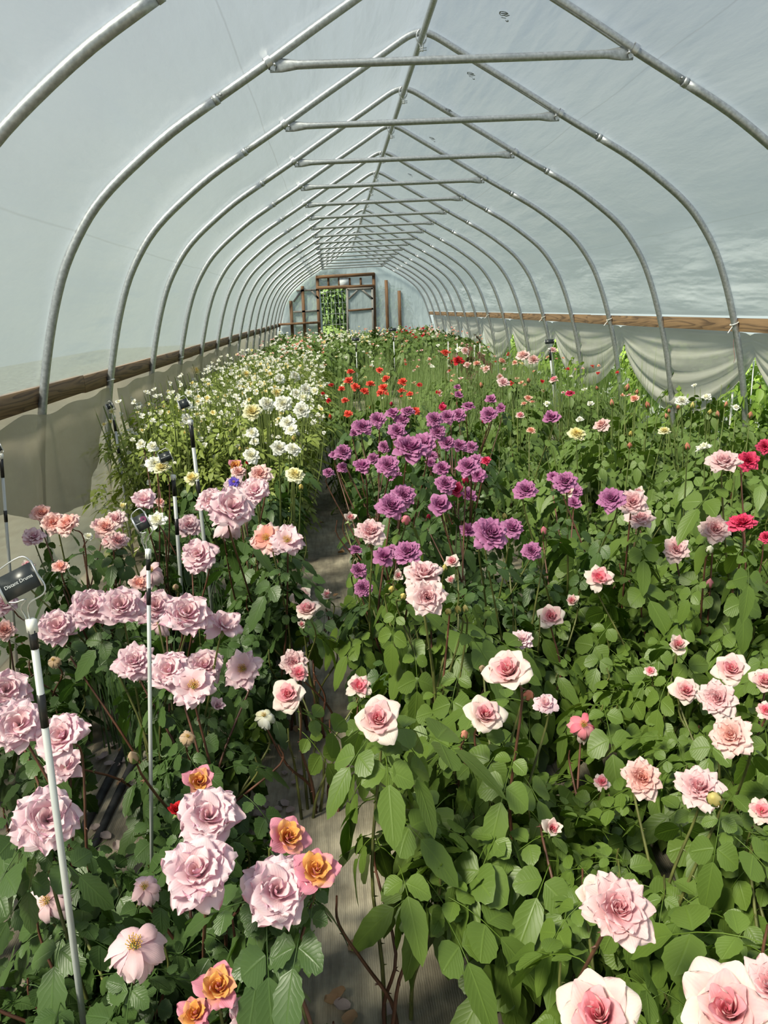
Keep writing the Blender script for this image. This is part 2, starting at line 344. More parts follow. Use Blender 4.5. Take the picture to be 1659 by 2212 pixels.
for k, (px, py) in enumerate([(1090, 30), (1018, 160), (970, 238), (934, 299), (886, 377)]):
    c0, t = slope_pt(px, py); yv = np.array([0, 1.0, 0]); mb = MB(); nn = np.cross(t, yv)
    for s_ in ST:
        q = smooth_poly(np.array([(a, b) for a, b in s_]), 3)
        P3 = np.array([c0 + t * (a * 0.05) + yv * (b * 0.06) for a, b in q])
        T = np.gradient(P3, axis=0); T /= np.linalg.norm(T, axis=1)[:, None]; Sd = np.cross(T, nn) * 0.0035
        mb.grid(np.stack([P3 - Sd, P3 + Sd], 1))
    put('printed_mark', mb.mesh('printed_mark', PRINT), cr_)

# hoops with crossbars ------------------------------------------------
isp = int(np.argmin(np.abs(HALF[:, 0] - 1.13)))
def hoop_meshes():
    d = {}
    for s in (-1, 1):
        mb = MB(); P = np.array([(s * x, 0, z) for x, z in HALF[isp:]]); mb.tube(P, 0.0225, 10); d['side', s] = mb.mesh('side_pipe', GALV)
    mb = MB(); P = np.array([(-x, 0, z) for x, z in HALF[:isp + 1][::-1]] + [(x, 0, z) for x, z in HALF[1:isp + 1]])
    mb.tube(P, 0.0205, 10)
    for s in (-1, 1):
        c = np.array([s * HALF[isp, 0], 0, HALF[isp, 1]]); t = np.array([s * (HALF[isp + 1] - HALF[isp])[0], 0, (HALF[isp + 1] - HALF[isp])[1]]); t /= np.linalg.norm(t)
        mb.tube(np.array([c - t * 0.012, c, c + t * 0.012]), 0.0245, 10); mb.tube(np.array([c - t * 0.03 + (0, -0.028, 0), c - t * 0.03 + (0, -0.02, 0)]), 0.006, 6)
    d['rafter'] = mb.mesh('rafter_pipe', GALV)
    # crossbar: round pipe with flattened ends
    a = 0.845; zc = EYE + 0.9262 * BAY - 0.01; xs = np.concatenate([[-a - 0.03, -a + 0.025, -a + 0.05, -a + 0.10], np.linspace(-a + 0.2, a - 0.2, 8), [a - 0.10, a - 0.05, a - 0.025, a + 0.03]])
    k = 12; th = np.arange(k) * 2 * PI / k; V = []
    for x in xs:
        q = min(1, max(0, (a - 0.03 - abs(x)) / 0.08)); hy = 0.006 + (0.019 - 0.006) * q; hz = 0.030 + (0.019 - 0.030) * q
        for t in th: V.append((x, math.cos(t) * hy, zc + math.sin(t) * hz))
    mb = MB(); m = len(xs); Fc = [[i * k + j, i * k + (j + 1) % k, (i + 1) * k + (j + 1) % k, (i + 1) * k + j] for i in range(m - 1) for j in range(k)]
    V += [(xs[0], 0, zc), (xs[-1], 0, zc)]; nb = m * k
    for j in range(0, k, 2): Fc.append([nb, (j + 2) % k, j + 1, j]); Fc.append([nb + 1, nb - k + j, nb - k + j + 1, nb - k + (j + 2) % k])
    mb.add(V, Fc); d['bar'] = mb.mesh('crossbar', GALV)
    for s in (-1, 1):                                   # strap bracket around the hoop, with its bolt
        x0 = a + 0.035; c = np.array([s * x0, 0, float(np.interp(x0, HALF[:, 0], HALF[:, 1]))])
        mb = MB(); t = np.array([s * 0.86, 0, -0.51]); up = np.array([s * 0.51, 0, 0.86])
        th2 = np.linspace(0.25 * PI, 1.75 * PI, 12) + PI * 0.5 + PI
        ring = [c + 0.027 * (math.cos(q) * np.array([0, 1, 0]) + math.sin(q) * up) for q in np.linspace(-0.30 * PI, 1.30 * PI, 14)]
        low = np.array([s * (a - 0.005), -0.012, zc]); 
        ringA = np.array(ring); W = t * 0.014
        mb.grid(np.stack([ringA - W, ringA + W], 1)); mb.grid(np.stack([(ringA * 1.0 + (ringA - c) * 0.12) - W, (ringA + (ringA - c) * 0.12) + W], 1)[::-1])
        for dy in (-0.014, 0.014):
            p0 = c + np.array([0, dy, 0]) - up * 0.022; p1 = np.array([s * (a + 0.002), dy * 0.8, zc - 0.012]); dd = p1 - p0
            dd /= np.linalg.norm(dd); w2 = np.cross(dd, (0, 1, 0)) * 0.015
            for off in (-0.0015, 0.0015):
                mb.grid(np.array([[p0 - w2 + (0, off, 0), p0 + w2 + (0, off, 0)], [p1 - w2 + (0, off, 0), p1 + w2 + (0, off, 0)]]))
        mb.tube(np.array([(s * (a + 0.004), -0.024, zc), (s * (a + 0.004), 0.024, zc)]), 0.0065, 6)
        d['br', s] = mb.mesh('bracket', GALV2)
    mb = MB(); zc2 = 3.13                                # clamp ring hanging around the ridge pipe
    for s in (-1, 1):
        P = [(s * 0.030 * math.sin(q), -0.028, zc2 + 0.005 + 0.042 * math.cos(q)) for q in np.linspace(0.15, PI * 0.86, 9)]
        P += [(s * 0.006, -0.028, zc2 - 0.055), (s * 0.006, -0.028, zc2 - 0.075)]
        P = smooth_poly(np.array(P), 2); mb.tube(P, 0.0045, 6)
    for dz in (-0.055, -0.068): mb.tube(np.array([(-0.014, -0.028, zc2 + dz), (0.030, -0.028, zc2 + dz)]), 0.003, 6)
    d['clamp'] = mb.mesh('ridge_clamp', GALV2)
    mb = MB()                                            # white plastic tie, right side
    th = np.linspace(0, 2 * PI, 13); zt = 1.315; xt = float(np.interp(-zt, -HALF[:, 1], HALF[:, 0]))
    mb.tube(np.array([(xt - 0.002 + 0.027 * math.cos(q), 0.027 * math.sin(q), zt + 0.010 * math.cos(q)) for q in th]), 0.003, 5, False)
    mb.tube(np.array([(xt - 0.025, -0.02, zt - 0.02), (xt - 0.06, -0.05, zt - 0.045), (xt - 0.075, -0.06, zt - 0.06)]), 0.004, 5)
    d['tie', 1] = mb.mesh('plastic_tie', TIE)
    mb = MB(); zt = 1.165; xt = float(np.interp(-zt, -HALF[:, 1], HALF[:, 0]))
    mb.tube(np.array([(-xt + 0.002 + 0.027 * math.cos(q), 0.027 * math.sin(q), zt + 0.006 * math.cos(q)) for q in th]), 0.003, 5, False)
    d['tie', -1] = mb.mesh('plastic_tie', TIE)
    return d
hm = hoop_meshes()
for n, y in zip(range(-2, 16), HOOPY):
    k = n + 1
    if n == -2: lab = 'galvanized pipe arch directly over the camera, its feet beside the frame'
    elif n == -1: lab = 'galvanized pipe arch nearest in view, curving through the top left corner'
    elif n == 15: lab = 'farthest galvanized pipe arch, standing right against the wooden end wall'
    else: lab = 'galvanized pipe arch with crossbar, %s arch counted from the camera' % ORD[k]
    r = empty('arch_hoop', (0, y, 0), lab, 'arch', 'galvanized arches of the tunnel')
    for s in (-1, 1): put('side_pipe', hm['side', s], r)
    put('rafter_pipe', hm['rafter'], r); put('crossbar', hm['bar'], r, label='straight pipe with flattened ends')
    for s in (-1, 1): put('bracket', hm['br', s], r)
    put('ridge_clamp', hm['clamp'], r)
    if n in (1, 3, 5, 8): put('plastic_tie', hm['tie', 1], r, label='white plastic tie')
    if n in (1, 3, 6): put('plastic_tie', hm['tie', -1], r, label='white plastic tie')
mb = MB(); mb.tube(np.array([(0.0, y, 3.128) for y in np.linspace(BACKY, ENDY - 0.02, 12)]), 0.019, 10)
put('ridge_pipe', mb.mesh('ridge_pipe', GALV), label='long galvanized ridge pipe running under the peaks of all arches', cat='pipe')

# hip boards (2x4s nailed end to end) -------------------------------------
def boards(side, z0, z1, name):
    root = empty(name, (side * 2.20, 0, z0)); root['kind'] = 'structure'
    xi = float(np.interp(-(z0 + z1) / 2, -HALF[:, 1], HALF[:, 0])) + 0.026
    y = BACKY; k = 0
    while y < ENDY - 0.05:
        L = min(3.66, ENDY - 0.02 - y); mb = MB(); h = (z1 - z0) / 2
        ny = 12; G = np.array([[(sx, -L / 2 + L * j / ny, sz) for (sx, sz) in ((-.019, -h), (.019, -h), (.019, h), (-.019, h), (-.019, -h))] for j in range(ny + 1)])
        mb.grid(G); mb.add([(-.019, -L / 2, -h), (.019, -L / 2, -h), (.019, -L / 2, h), (-.019, -L / 2, h)], [[0, 1, 2, 3]])
        dz = 0.004 * math.sin(k * 2.1)
        o = put('board', mb.mesh('board', WOOD, False), root, Matrix.Translation((side * xi + side * 0.019 - root.location.x, y + L / 2, (z0 + z1) / 2 + dz - z0)))
        y += L + 0.004; k += 1
    return xi
boards(1, 1.262, 1.352, 'trim_1'); boards(-1, 1.135, 1.235, 'trim_2')

# curtains -----------------------------------------------------------------
ys = np.arange(0.4, ENDY, 0.06); zs = np.linspace(1.16, 0.005, 16)
G = np.zeros((len(ys), len(zs), 3))
for a, y in enumerate(ys):
    for b, z in enumerate(zs):
        t = 1 - z / 1.16; flare = 0.16 * max(0, t - 0.72) / 0.28
        G[a, b] = (-2.26 - 0.05 * t + flare + (0.012 + 0.02 * t) * (math.sin(y * 5.1 + 1.3 * t) + 0.6 * math.sin(y * 11.7 - 2 * t)) + 0.015 * math.sin(9 * t + y * 3), y, z)
mb = MB(); mb.grid(G); curt = put('curtain_film', mb.mesh('curtain_film', CURT_L2), label='pale dusty plastic side curtain hanging to the ground under the left board', cat='curtain')
def drape(edge_px, y0, y1, label):
    E_ = np.array([at_x(px, py, -2.17)[1:] for px, py in edge_px]); E_ = E_[np.argsort(E_[:, 0])]
    ys = np.linspace(y0, y1, int((y1 - y0) / 0.045)); G = np.zeros((len(ys), 14, 3))
    for a, y in enumerate(ys):
        zb = float(np.interp(y, E_[:, 0], E_[:, 1])); zt = 1.125 + 0.012 * math.sin(y * 9) - 0.02 * abs(math.sin(y * 2.575))
        zb = min(zb, zt - 0.03)
        for b in range(14):
            t = b / 13; z = zt + (zb - zt) * t; f = 1 - z / 1.1
            G[a, b] = (-2.160 - 0.035 * f + 0.020 * (0.15 + t) * (math.sin(y * 7 + 3 * t) + 0.5 * math.sin(y * 17 + 2 + t) + .3 * math.sin(y * 29 - 4 * t)), y, z)
    mb = MB(); mb.grid(G); put('curtain_drape', mb.mesh('curtain_drape', CURT_L), label=label, cat='curtain')
drape([(-200, 1180), (0, 1110), (60, 1120), (130, 1115), (190, 1085), (215, 1010), (224, 950), (230, 890)], 2.6, 5.10, 'grey-brown plastic drape with rounded lower edge, left wall, nearest')
drape([(243, 870), (252, 900), (290, 925), (330, 955), (380, 930), (450, 860), (520, 800)], 5.28, 12.0, 'grey-brown plastic drape ending in a slanting hem behind the white roses')
# right: swags between tied gathers
gat = [-1, 1, 3, 5, 7, 9, 11, 13, 15]; gy = [(3.2568 + g) * BAY for g in gat]
for k in range(len(gy) - 1):
    y0, y1 = gy[k], gy[k + 1]; ns = 44; nr = 22; G = np.zeros((ns + 1, nr + 1, 3))
    for a in range(ns + 1):
        s = a / ns; sg = math.sin(PI * s) ** 0.75; zt = 1.262 - 0.035 * (1 - math.sin(PI * s) ** 0.3); zb = 1.08 - 0.56 * sg
        for b in range(nr + 1):
            r = b / nr; z = zt + (zb - zt) * r
            w = math.sin(PI * s) ** 0.5
            fold = 0.020 * w * (0.3 + r) * math.sin(r * 26 + 1.2 * math.sin(3 * s + k)) + 0.012 * w * math.sin(r * 47 + 2 * s + k)
            G[a, b] = (2.235 + 0.02 * (1 - w) + 0.05 * r + fold, y0 + (y1 - y0) * s, z)
    mb = MB(); mb.grid(G[::-1]); lab = ['nearest whitish plastic swag', 'second whitish plastic swag', 'third whitish plastic swag', 'fourth whitish plastic swag', 'fifth whitish plastic swag', 'sixth whitish plastic swag', 'seventh whitish plastic swag', 'farthest whitish plastic swag'][k]
    put('curtain_swag', mb.mesh('curtain_swag', CURT_R), label=lab + ' tied between arches under the right board', cat='curtain', group='tied-up curtain swags')

# end wall --------------------------------------------------------------------
def endpt(px, py): return at_y(px, py, ENDY)
ew = empty('wall_back', (0, ENDY, 0)); ew['kind'] = 'structure'
def beam(p0, p1, w=0.09, t=0.045, mat=WOODE, name='stud', parent=ew, y=0.0, label=None):
    a = endpt(*p0); b = endpt(*p1); a[1] = b[1] = ENDY + y; d = b - a; L = np.linalg.norm(d); d /= L
    sd_ = np.cross(d, (0, 1, 0)); M = np.stack([sd_, (0, 1, 0), d], 1); mb = MB(); mb.box((0, 0, 0), (w / 2, t / 2, L / 2))
    R3 = Matrix([list(map(float, r)) for r in M]); c = (a + b) / 2
    return put(name, mb.mesh(name, mat, False), parent, trs(c - np.array(parent.location), R3, 1.0), label=label)
dl = endpt(692, 625)[0]; dr = endpt(750, 625)[0]; dz = endpt(720, 622)[2]
Hx, Hz = HALF[:, 0], HALF[:, 1]
def endfilm(x0, x1, z0, name, zmax=None):
    xs = np.linspace(x0, x1, max(3, int(abs(x1 - x0) / 0.08))); G = np.zeros((len(xs), 24, 3))
    for a, x in enumerate(xs):
        zt = float(np.interp(abs(x), Hx[Hz > 0.9], Hz[Hz > 0.9])) if abs(x) < 2.23 else 1.0
        if zmax: zt = min(zt, zmax)
        for b in range(24): G[a, b] = (x, 0.035 + 0.008 * math.sin(x * 8 + b * 0.6), z0 + (zt - z0) * b / 23)
    mb = MB(); mb.grid(G); put(name, mb.mesh(name, FILME), ew)
endfilm(-2.3, dl, 0.0, 'film_panel'); endfilm(dr, 2.3, 0.0, 'film_panel'); endfilm(dl, dr, dz, 'film_panel')
beam((685, 596), (693, 790), name='door_post'); beam((807, 590), (812, 790), name='door_post')
beam((683, 599), (809, 592), name='header_beam', y=-0.05); beam((685, 622), (808, 618), name='lintel', y=-0.05)
for px in (709, 732, 755, 779): beam((px, 600), (px + 1, 621), 0.06, name='cripple_stud')
beam((653, 618), (662, 780)); beam((628, 650), (635, 780)); beam((834, 605), (839, 760)); beam((862, 628), (866, 760))
beam((640, 628), (686, 626), 0.05, mat=WOODG, name='rail'); beam((634, 674), (689, 671), 0.05, mat=WOODG, name='rail')
beam((651, 629), (634, 652), 0.05, mat=WOODG, name='brace'); beam((672, 627), (688, 645), 0.05, mat=WOODG, name='brace')
b_ = endpt(600, 701); c_ = endpt(692, 696); mb = MB(); mb.box(((b_[0] + c_[0]) / 2, -0.18, (b_[2] + c_[2]) / 2), ((c_[0] - b_[0]) / 2, 0.16, 0.03)); put('shelf_board', mb.mesh('shelf_board', WOODE, False), ew)
mb = MB(); a_ = endpt(733, 600); b_ = endpt(754, 620); mb.box(((a_[0] + b_[0]) / 2, -0.03, (a_[2] + b_[2]) / 2), ((b_[0] - a_[0]) / 2, 0.008, (a_[2] - b_[2]) / 2))
put('white_panel', mb.mesh('white_panel', simple('white_sheet', (0.62, 0.66, 0.70), 0.6)), ew, label='white rectangular vent panel')
dd_ = empty('door_1', (0, ENDY, 0)); dd_['kind'] = 'structure'
beam((750, 624), (752, 790), 0.06, mat=WOODG, name='door_stile', parent=dd_, y=-0.09); beam((804, 622), (807, 790), 0.06, mat=WOODG, name='door_stile', parent=dd_, y=-0.09)
beam((750, 625), (805, 623), 0.06, mat=WOODG, name='door_rail', parent=dd_, y=-0.09); beam((752, 671), (806, 667), 0.05, mat=WOODE, name='door_rail', parent=dd_, y=-0.09)
beam((753, 646), (773, 626), 0.05, mat=WOODG, name='door_brace', parent=dd_, y=-0.09); beam((781, 625), (805, 646), 0.05, mat=WOODG, name='door_brace', parent=dd_, y=-0.09)
a_ = endpt(751, 625); b_ = endpt(805, 670); mb = MB()
xs = np.linspace(a_[0], b_[0], 8); zz = np.linspace(0.1, a_[2], 12)
mb.grid(np.array([[(x, -0.075 + 0.006 * math.sin(9 * x + 5 * z), z) for z in zz] for x in xs])); put('door_film', mb.mesh('door_film', FILME), dd_)
WIRE = simple('galvanized_wire', (0.62, 0.63, 0.60), 0.4, 0.4)
wp = empty('wire_panel', (0, ENDY + 0.25, 0), 'galvanized wire stock panel standing across the open doorway in the end wall', 'wire panel')
x0 = endpt(691, 650)[0]; x1 = endpt(748, 650)[0]; z1_ = endpt(720, 626)[2]
for k in range(8):
    x = x0 + (x1 - x0) * k / 7; mb = MB(); mb.tube(np.array([(x, 0, 0.0), (x, 0, z1_)]), 0.005, 5); put('wire', mb.mesh('wire', WIRE), wp)
for k in range(7):
    z = 0.2 + (z1_ - 0.25) * k / 6; mb = MB(); mb.tube(np.array([(x0, 0.01, z), (x1, 0.01, z)]), 0.005, 5); put('wire', mb.mesh('wire', WIRE), wp)
mb = MB(); G = np.array([[(x, BACKY, z) for z in np.linspace(0, float(np.interp(abs(x), Hx[Hz > 0.9], Hz[Hz > 0.9])) if abs(x) < 2.23 else 1.0, 6)] for x in np.linspace(-2.3, 2.3, 30)]); mb.grid(G)
put('wall_front', mb.mesh('wall_front', FILM), kind='structure')

# ------------------------------------------------------------------ ground
def ground_mat():
    m, n, o = newmat('ground_cloth'); p = nd(n, 'ShaderNodeBsdfPrincipled'); p.inputs['Roughness'].default_value = 0.85
    big = noise(n, 1.6, 6, coords(n, 'Object'), 0.65); med = noise(n, 9, 6, coords(n, 'Object'), 0.6)
    wv = nd(n, 'ShaderNodeTexWave'); wv.bands_direction = 'X'; wv.inputs['Scale'].default_value = 55; wv.inputs['Distortion'].default_value = 2.5; n.links.new(coords(n, 'Object'), wv.inputs[0])
    thr = noise(n, 60, 3, coords(n, 'Object', (1.0, 0.12, 1)))
    c = ramp(n, [(0.34, (0.10, 0.080, 0.055)), (0.47, (0.27, 0.235, 0.17)), (0.58, (0.44, 0.39, 0.29)), (0.8, (0.30, 0.24, 0.155))], math_(n, 'ADD', math_(n, 'MULTIPLY', big, 0.65), math_(n, 'MULTIPLY', med, 0.35))).outputs[0]
    c = mixc(n, math_(n, 'MULTIPLY', math_(n, 'MAXIMUM', math_(n, 'SUBTRACT', thr, 0.45), 0.0), 1.6), c, (0.06, 0.055, 0.045))
    sp = nd(n, 'ShaderNodeTexVoronoi'); sp.inputs['Scale'].default_value = 3.2; n.links.new(coords(n, 'Object', (1, 0.8, 1)), sp.inputs['Vector'])
    st = math_(n, 'LESS_THAN', math_(n, 'ADD', sp.outputs['Distance'], math_(n, 'MULTIPLY', med, 0.25)), 0.25)
    c = mixc(n, math_(n, 'MULTIPLY', st, 0.65), c, (0.035, 0.028, 0.02))
    n.links.new(c, p.inputs['Base Color'])
    h = math_(n, 'ADD', math_(n, 'MULTIPLY', wv.outputs['Fac'], 0.25), med); n.links.new(bump(n, h, 0.35, 0.006), p.inputs['Normal'])
    n.links.new(p.outputs[0], o.inputs[0]); return m
GM = ground_mat()
SOIL = simple('soil', (0.07, 0.05, 0.035), 0.95, 0, 0.4, 12, bs=0.6)
GRASSG = simple('outside_grass', (0.115, 0.135, 0.110), 0.9, 0, 0.5, 6, bs=0.6)
mb = MB(); mb.grid(np.array([[(x, y, -0.006) for y in np.linspace(BACKY, ENDY + .3, 20)] for x in np.linspace(-2.34, 2.34, 8)])[:, ::-1]); fl = put('floor', mb.mesh('floor', SOIL), kind='structure')
seams = [-2.33, -1.53, -0.955, -0.335, 0.02, 0.95, 1.75, 2.33]
for k in range(7):
    xs = np.linspace(seams[k] - (0.03 if k else 0), seams[k + 1], 8); ysg = np.linspace(BACKY, ENDY, 120); G = np.zeros((len(xs), len(ysg), 3))
    for a, x in enumerate(xs):
        for b, y in enumerate(ysg):
            z = 0.004 + 0.003 * math.sin(3 * x + 2.1 * y) + 0.002 * math.sin(7 * y + k) + (0.004 if a == 0 and k else 0) + 0.002 * (k % 2)
            G[a, b] = (x + 0.008 * math.sin(2.3 * y + k), y, z)
    mb = MB(); mb.grid(G[:, ::-1]); put('ground_cloth', mb.mesh('ground_cloth', GM), fl)
for s, nm, (xa, xb, ya, yb) in ((1, 'g', (-14, -2.34, -6, 45)), (1, 'g', (2.34, 14, -6, 45)), (1, 'g', (-2.34, 2.34, ENDY + .3, 45))):
    mb = MB(); mb.grid(np.array([[(x, y, -0.02) for y in np.linspace(ya, yb, 10)] for x in np.linspace(xa, xb, 6)])[:, ::-1]); put('ground', mb.mesh('ground', GRASSG), kind='structure')
def hose(P, w, label):
    P = smooth_poly(np.array([(x, y, 0.0) for x, y in P]), 8); S_ = [(-1, 0.010), (-0.9, 0.017), (-0.3, 0.021), (0.3, 0.021), (0.9, 0.017), (1, 0.010)]
    G = np.array([[(p[0] + a * w / 2, p[1], b + 0.003 * math.sin(p[1] * 6)) for a, b in S_] for p in P]); mb = MB(); mb.grid(G[:, :]); put('drip_hose', mb.mesh('drip_hose', DRIP), label=label, cat='hose')
hose([(-1.57, 0.3), (-1.555, 1.2), (-1.55, 1.9), (-1.53, 2.8), (-1.55, 5), (-1.5, 9), (-1.5, 20)], 0.030, 'flat black drip hose on the left bed, side nearest the wall')
hose([(-1.50, 0.3), (-1.495, 1.2), (-1.49, 1.9), (-1.475, 2.8), (-1.48, 5), (-1.45, 9), (-1.45, 20)], 0.026, 'flat black drip hose on the left bed, side nearest the path')
hose([(-0.34, 0.3), (-0.345, 1.2), (-0.345, 1.9), (-0.33, 2.8), (-0.36, 5), (-0.3, 9), (-0.3, 20)], 0.030, 'flat black drip hose under the rose bushes right of the path')
hose([(-0.02, 0.3), (-0.028, 1.24), (0.0, 2.0), (0.05, 2.4), (0.06, 5), (0.1, 9), (0.1, 20)], 0.034, 'flat black drip hose between the two pink rose rows at right')

# ------------------------------------------------------------------ leaves
def leaflet(nv=9, nu=5, L=1.0, W=0.40, fold=0.10, droop=0.12, serr=0.03, seed=0, tip=1.0):
    r = random.Random(seed); v = np.linspace(0, 1, nv); u = np.linspace(-1, 1, nu)
    w = W * np.clip(np.sin(PI * np.clip(v, 0, 1) ** 0.86), 0, 1) ** 0.62; w[0] = 0.06 * W; w[-1] = 0.004
    w = w + np.where(np.arange(nv) % 2 == 1, serr, -serr * 0.5) * (w > 0.1 * W)
    G = np.zeros((nv, nu, 3)); UV = np.zeros((nv, nu, 2)); ph = r.uniform(0, 6)
    for i in range(nv):
        for j in range(nu):
            x = u[j] * w[i]; y = v[i] * L + (0.05 * L * abs(u[j]) * (1 - v[i]) if i else 0); z = abs(u[j]) * w[i] * fold * 2 - droop * v[i] ** 2 * L + 0.02 * math.sin(5 * v[i] + ph) * abs(u[j]) + 0.012 * math.sin(v[i] * 28) * abs(u[j])
            G[i, j] = (x, y, z); UV[i, j] = (u[j], v[i])
    return G, UV
def compound(seed, hi=True, n5=True, size=0.055, round_=0.40, serr=0.03):
    r = random.Random(seed); mb = MB(); Lr = size * 1.9 if n5 else size * 1.05
    spots = [(0.0, Lr, 0.0, 1.12)]
    for q, s in ([(0.80, 0.94), (0.30, 0.72)] if n5 else [(0.62, 0.94)]):
        for sg in (-1, 1): spots.append((sg, Lr * q + r.uniform(-.003, .003), sg * math.radians(r.uniform(62, 84)), s * r.uniform(0.9, 1.06)))
    for sg, y0, ang, s in spots:
        G, UV = leaflet(9 if hi else 5, 5 if hi else 3, 1.0, round_ * r.uniform(.92, 1.1), r.uniform(.05, .2), r.uniform(.05, .28), serr if hi else 0, r.random())
        P = G.reshape(-1, 3) * size * s; c, sn = math.cos(-ang), math.sin(-ang); tl = r.uniform(-.25, .25)
        P = P @ np.array([[math.cos(tl), 0, -math.sin(tl)], [0, 1, 0], [math.sin(tl), 0, math.cos(tl)]])
        P = P @ np.array([[c, sn, 0], [-sn, c, 0], [0, 0, 1]]); P[:, 1] += y0; P[:, 0] += sg * 0.003
        P[:, 2] -= 1.6 * P[:, 1] ** 2 / max(Lr, .02) * 0.35
        mb.grid(P.reshape(G.shape), None, UV)
    if hi:
        yy = np.linspace(-0.01, Lr, 5); mb.tube(np.array([(0, y, -1.6 * y * y / Lr * 0.35) for y in yy]), 0.0011, 4, False)
    return mb
def leafset(mat, seed, size, hi=True, nvar=7, round_=0.40, serr=0.03):
    return [compound(seed + i, hi, i % 3 != 2, size * (0.85 + 0.3 * ((i * 37) % 10) / 10), round_, serr).mesh('rose_leaf', mat) for i in range(nvar)]
LS = {'R': leafset(L_RIGHT, 10, 0.056, True, 8, 0.41, 0.022), 'L': leafset(L_LEFT, 40, 0.046, True, 8, 0.42, 0.05), 'M': leafset(L_MID, 70, 0.043, True, 7, 0.42, 0.03), 'D': leafset(L_LEFT, 90, 0.045, True, 6, 0.40, 0.03),
      'B': leafset(L_RED, 95, 0.05, True, 4)}
LOW = [compound(200 + i, False, i % 2 == 0, 0.050, 0.42).arrays() for i in range(6)]
SMALL = [compound(230 + i, False, True, 0.030, 0.26).arrays() for i in range(5)]
def scatter(T, mats, rnd=None):
    """join many transformed copies of small templates into one set of arrays"""
    V = []; Fc = []; UV = []; n = 0
    for k, M in mats:
        v, f, p, u = T[k]; V.append(v @ M[:3, :3].T + M[:3, 3]); Fc.append(f + n); UV.append(u); n += len(v)
    return np.concatenate(V), np.concatenate(Fc), np.concatenate(UV)
def mat_np(loc, ydir, up, s):
    y = np.array(ydir, float); y /= np.linalg.norm(y); x = np.cross(y, up); nx = np.linalg.norm(x)
    x = x / nx if nx > 1e-3 else np.array([1.0, 0, 0]); z = np.cross(x, y); M = np.eye(4); M[:3, 0] = x * s; M[:3, 1] = y * s; M[:3, 2] = z * s; M[:3, 3] = loc; return M

# ------------------------------------------------------------------ blooms
def petal(t, az, par, nv, nu, r):
    """t: 0 inner .. 1 outer. unit radius flower"""
    lerp = lambda a: a[0] + (a[1] - a[0]) * t ** par.get('pw', 1.0)
    e0, e1, L, W, r0 = lerp(par['e0']), lerp(par['e1']), lerp(par['L']), lerp(par['W']), lerp(par['r0'])
    e0 += r.uniform(-1, 1) * par.get('je', 6); e1 += r.uniform(-1, 1) * par.get('je', 6) * 2; L *= r.uniform(0.9, 1.08); W *= r.uniform(.88, 1.12)
    v = 1 - (1 - np.linspace(0, 1, nv)) ** 1.35; el = np.radians(e0 + (e1 - e0) * v ** par.get('cp', 1.3)); dv = np.gradient(v)
    rr = r0 + np.concatenate([[0], np.cumsum(np.cos((el[1:] + el[:-1]) / 2) * L * np.diff(v))]); zz = np.concatenate([[0], np.cumsum(np.sin((el[1:] + el[:-1]) / 2) * L * np.diff(v))])
    zz += par.get('zb', 0) * (1 - t); ruf = par.get('ruf', 0.04) * (0.4 + t); ph = r.uniform(0, 6.3); u = np.linspace(-1, 1, nu); tip = par.get('tip', 0.0); roll = par.get('roll', 0.05) * t
    G = np.zeros((nv, nu, 3)); P = np.zeros((nv, nu, 3)); fq = r.choice([2.0, 3.0, 4.0])
    for i in range(nv):
        w = W * (0.18 + 0.92 * (v[i] ** 0.62)) * math.sqrt(max(0.0, 1 - (v[i] ** 3.4) * 0.93))
        R0 = max(rr[i], 0.10)
        for j in range(nu):
            uu = u[j]; ph_ = max(-1.45, min(1.45, uu * w / max(R0, 0.16 + 0.25 * t)))
            ra = rr[i] + par.get('sp', 0.05) * uu * (1 - 0.5 * t) + tip * 0.5 * (1 - abs(uu)) * v[i] ** 4
            z = zz[i] - 0.16 * L * uu * uu * v[i] ** 3 * math.sin(max(0.2, el[i])) - roll * uu * uu * v[i] ** 2
            z += ruf * v[i] ** 2 * math.sin(fq * uu * PI * 0.5 + ph); ra += 0.6 * ruf * v[i] ** 2 * math.cos(fq * uu * PI * 0.5 + ph * 1.3) - 0.10 * L * uu * uu * v[i] ** 3 * math.cos(el[i])
            a = az + ph_; G[i, j] = (ra * math.cos(a), ra * math.sin(a), z); P[i, j] = (min(1, t * 0.9 + 0.12 * v[i]), v[i], uu)
    return G, P
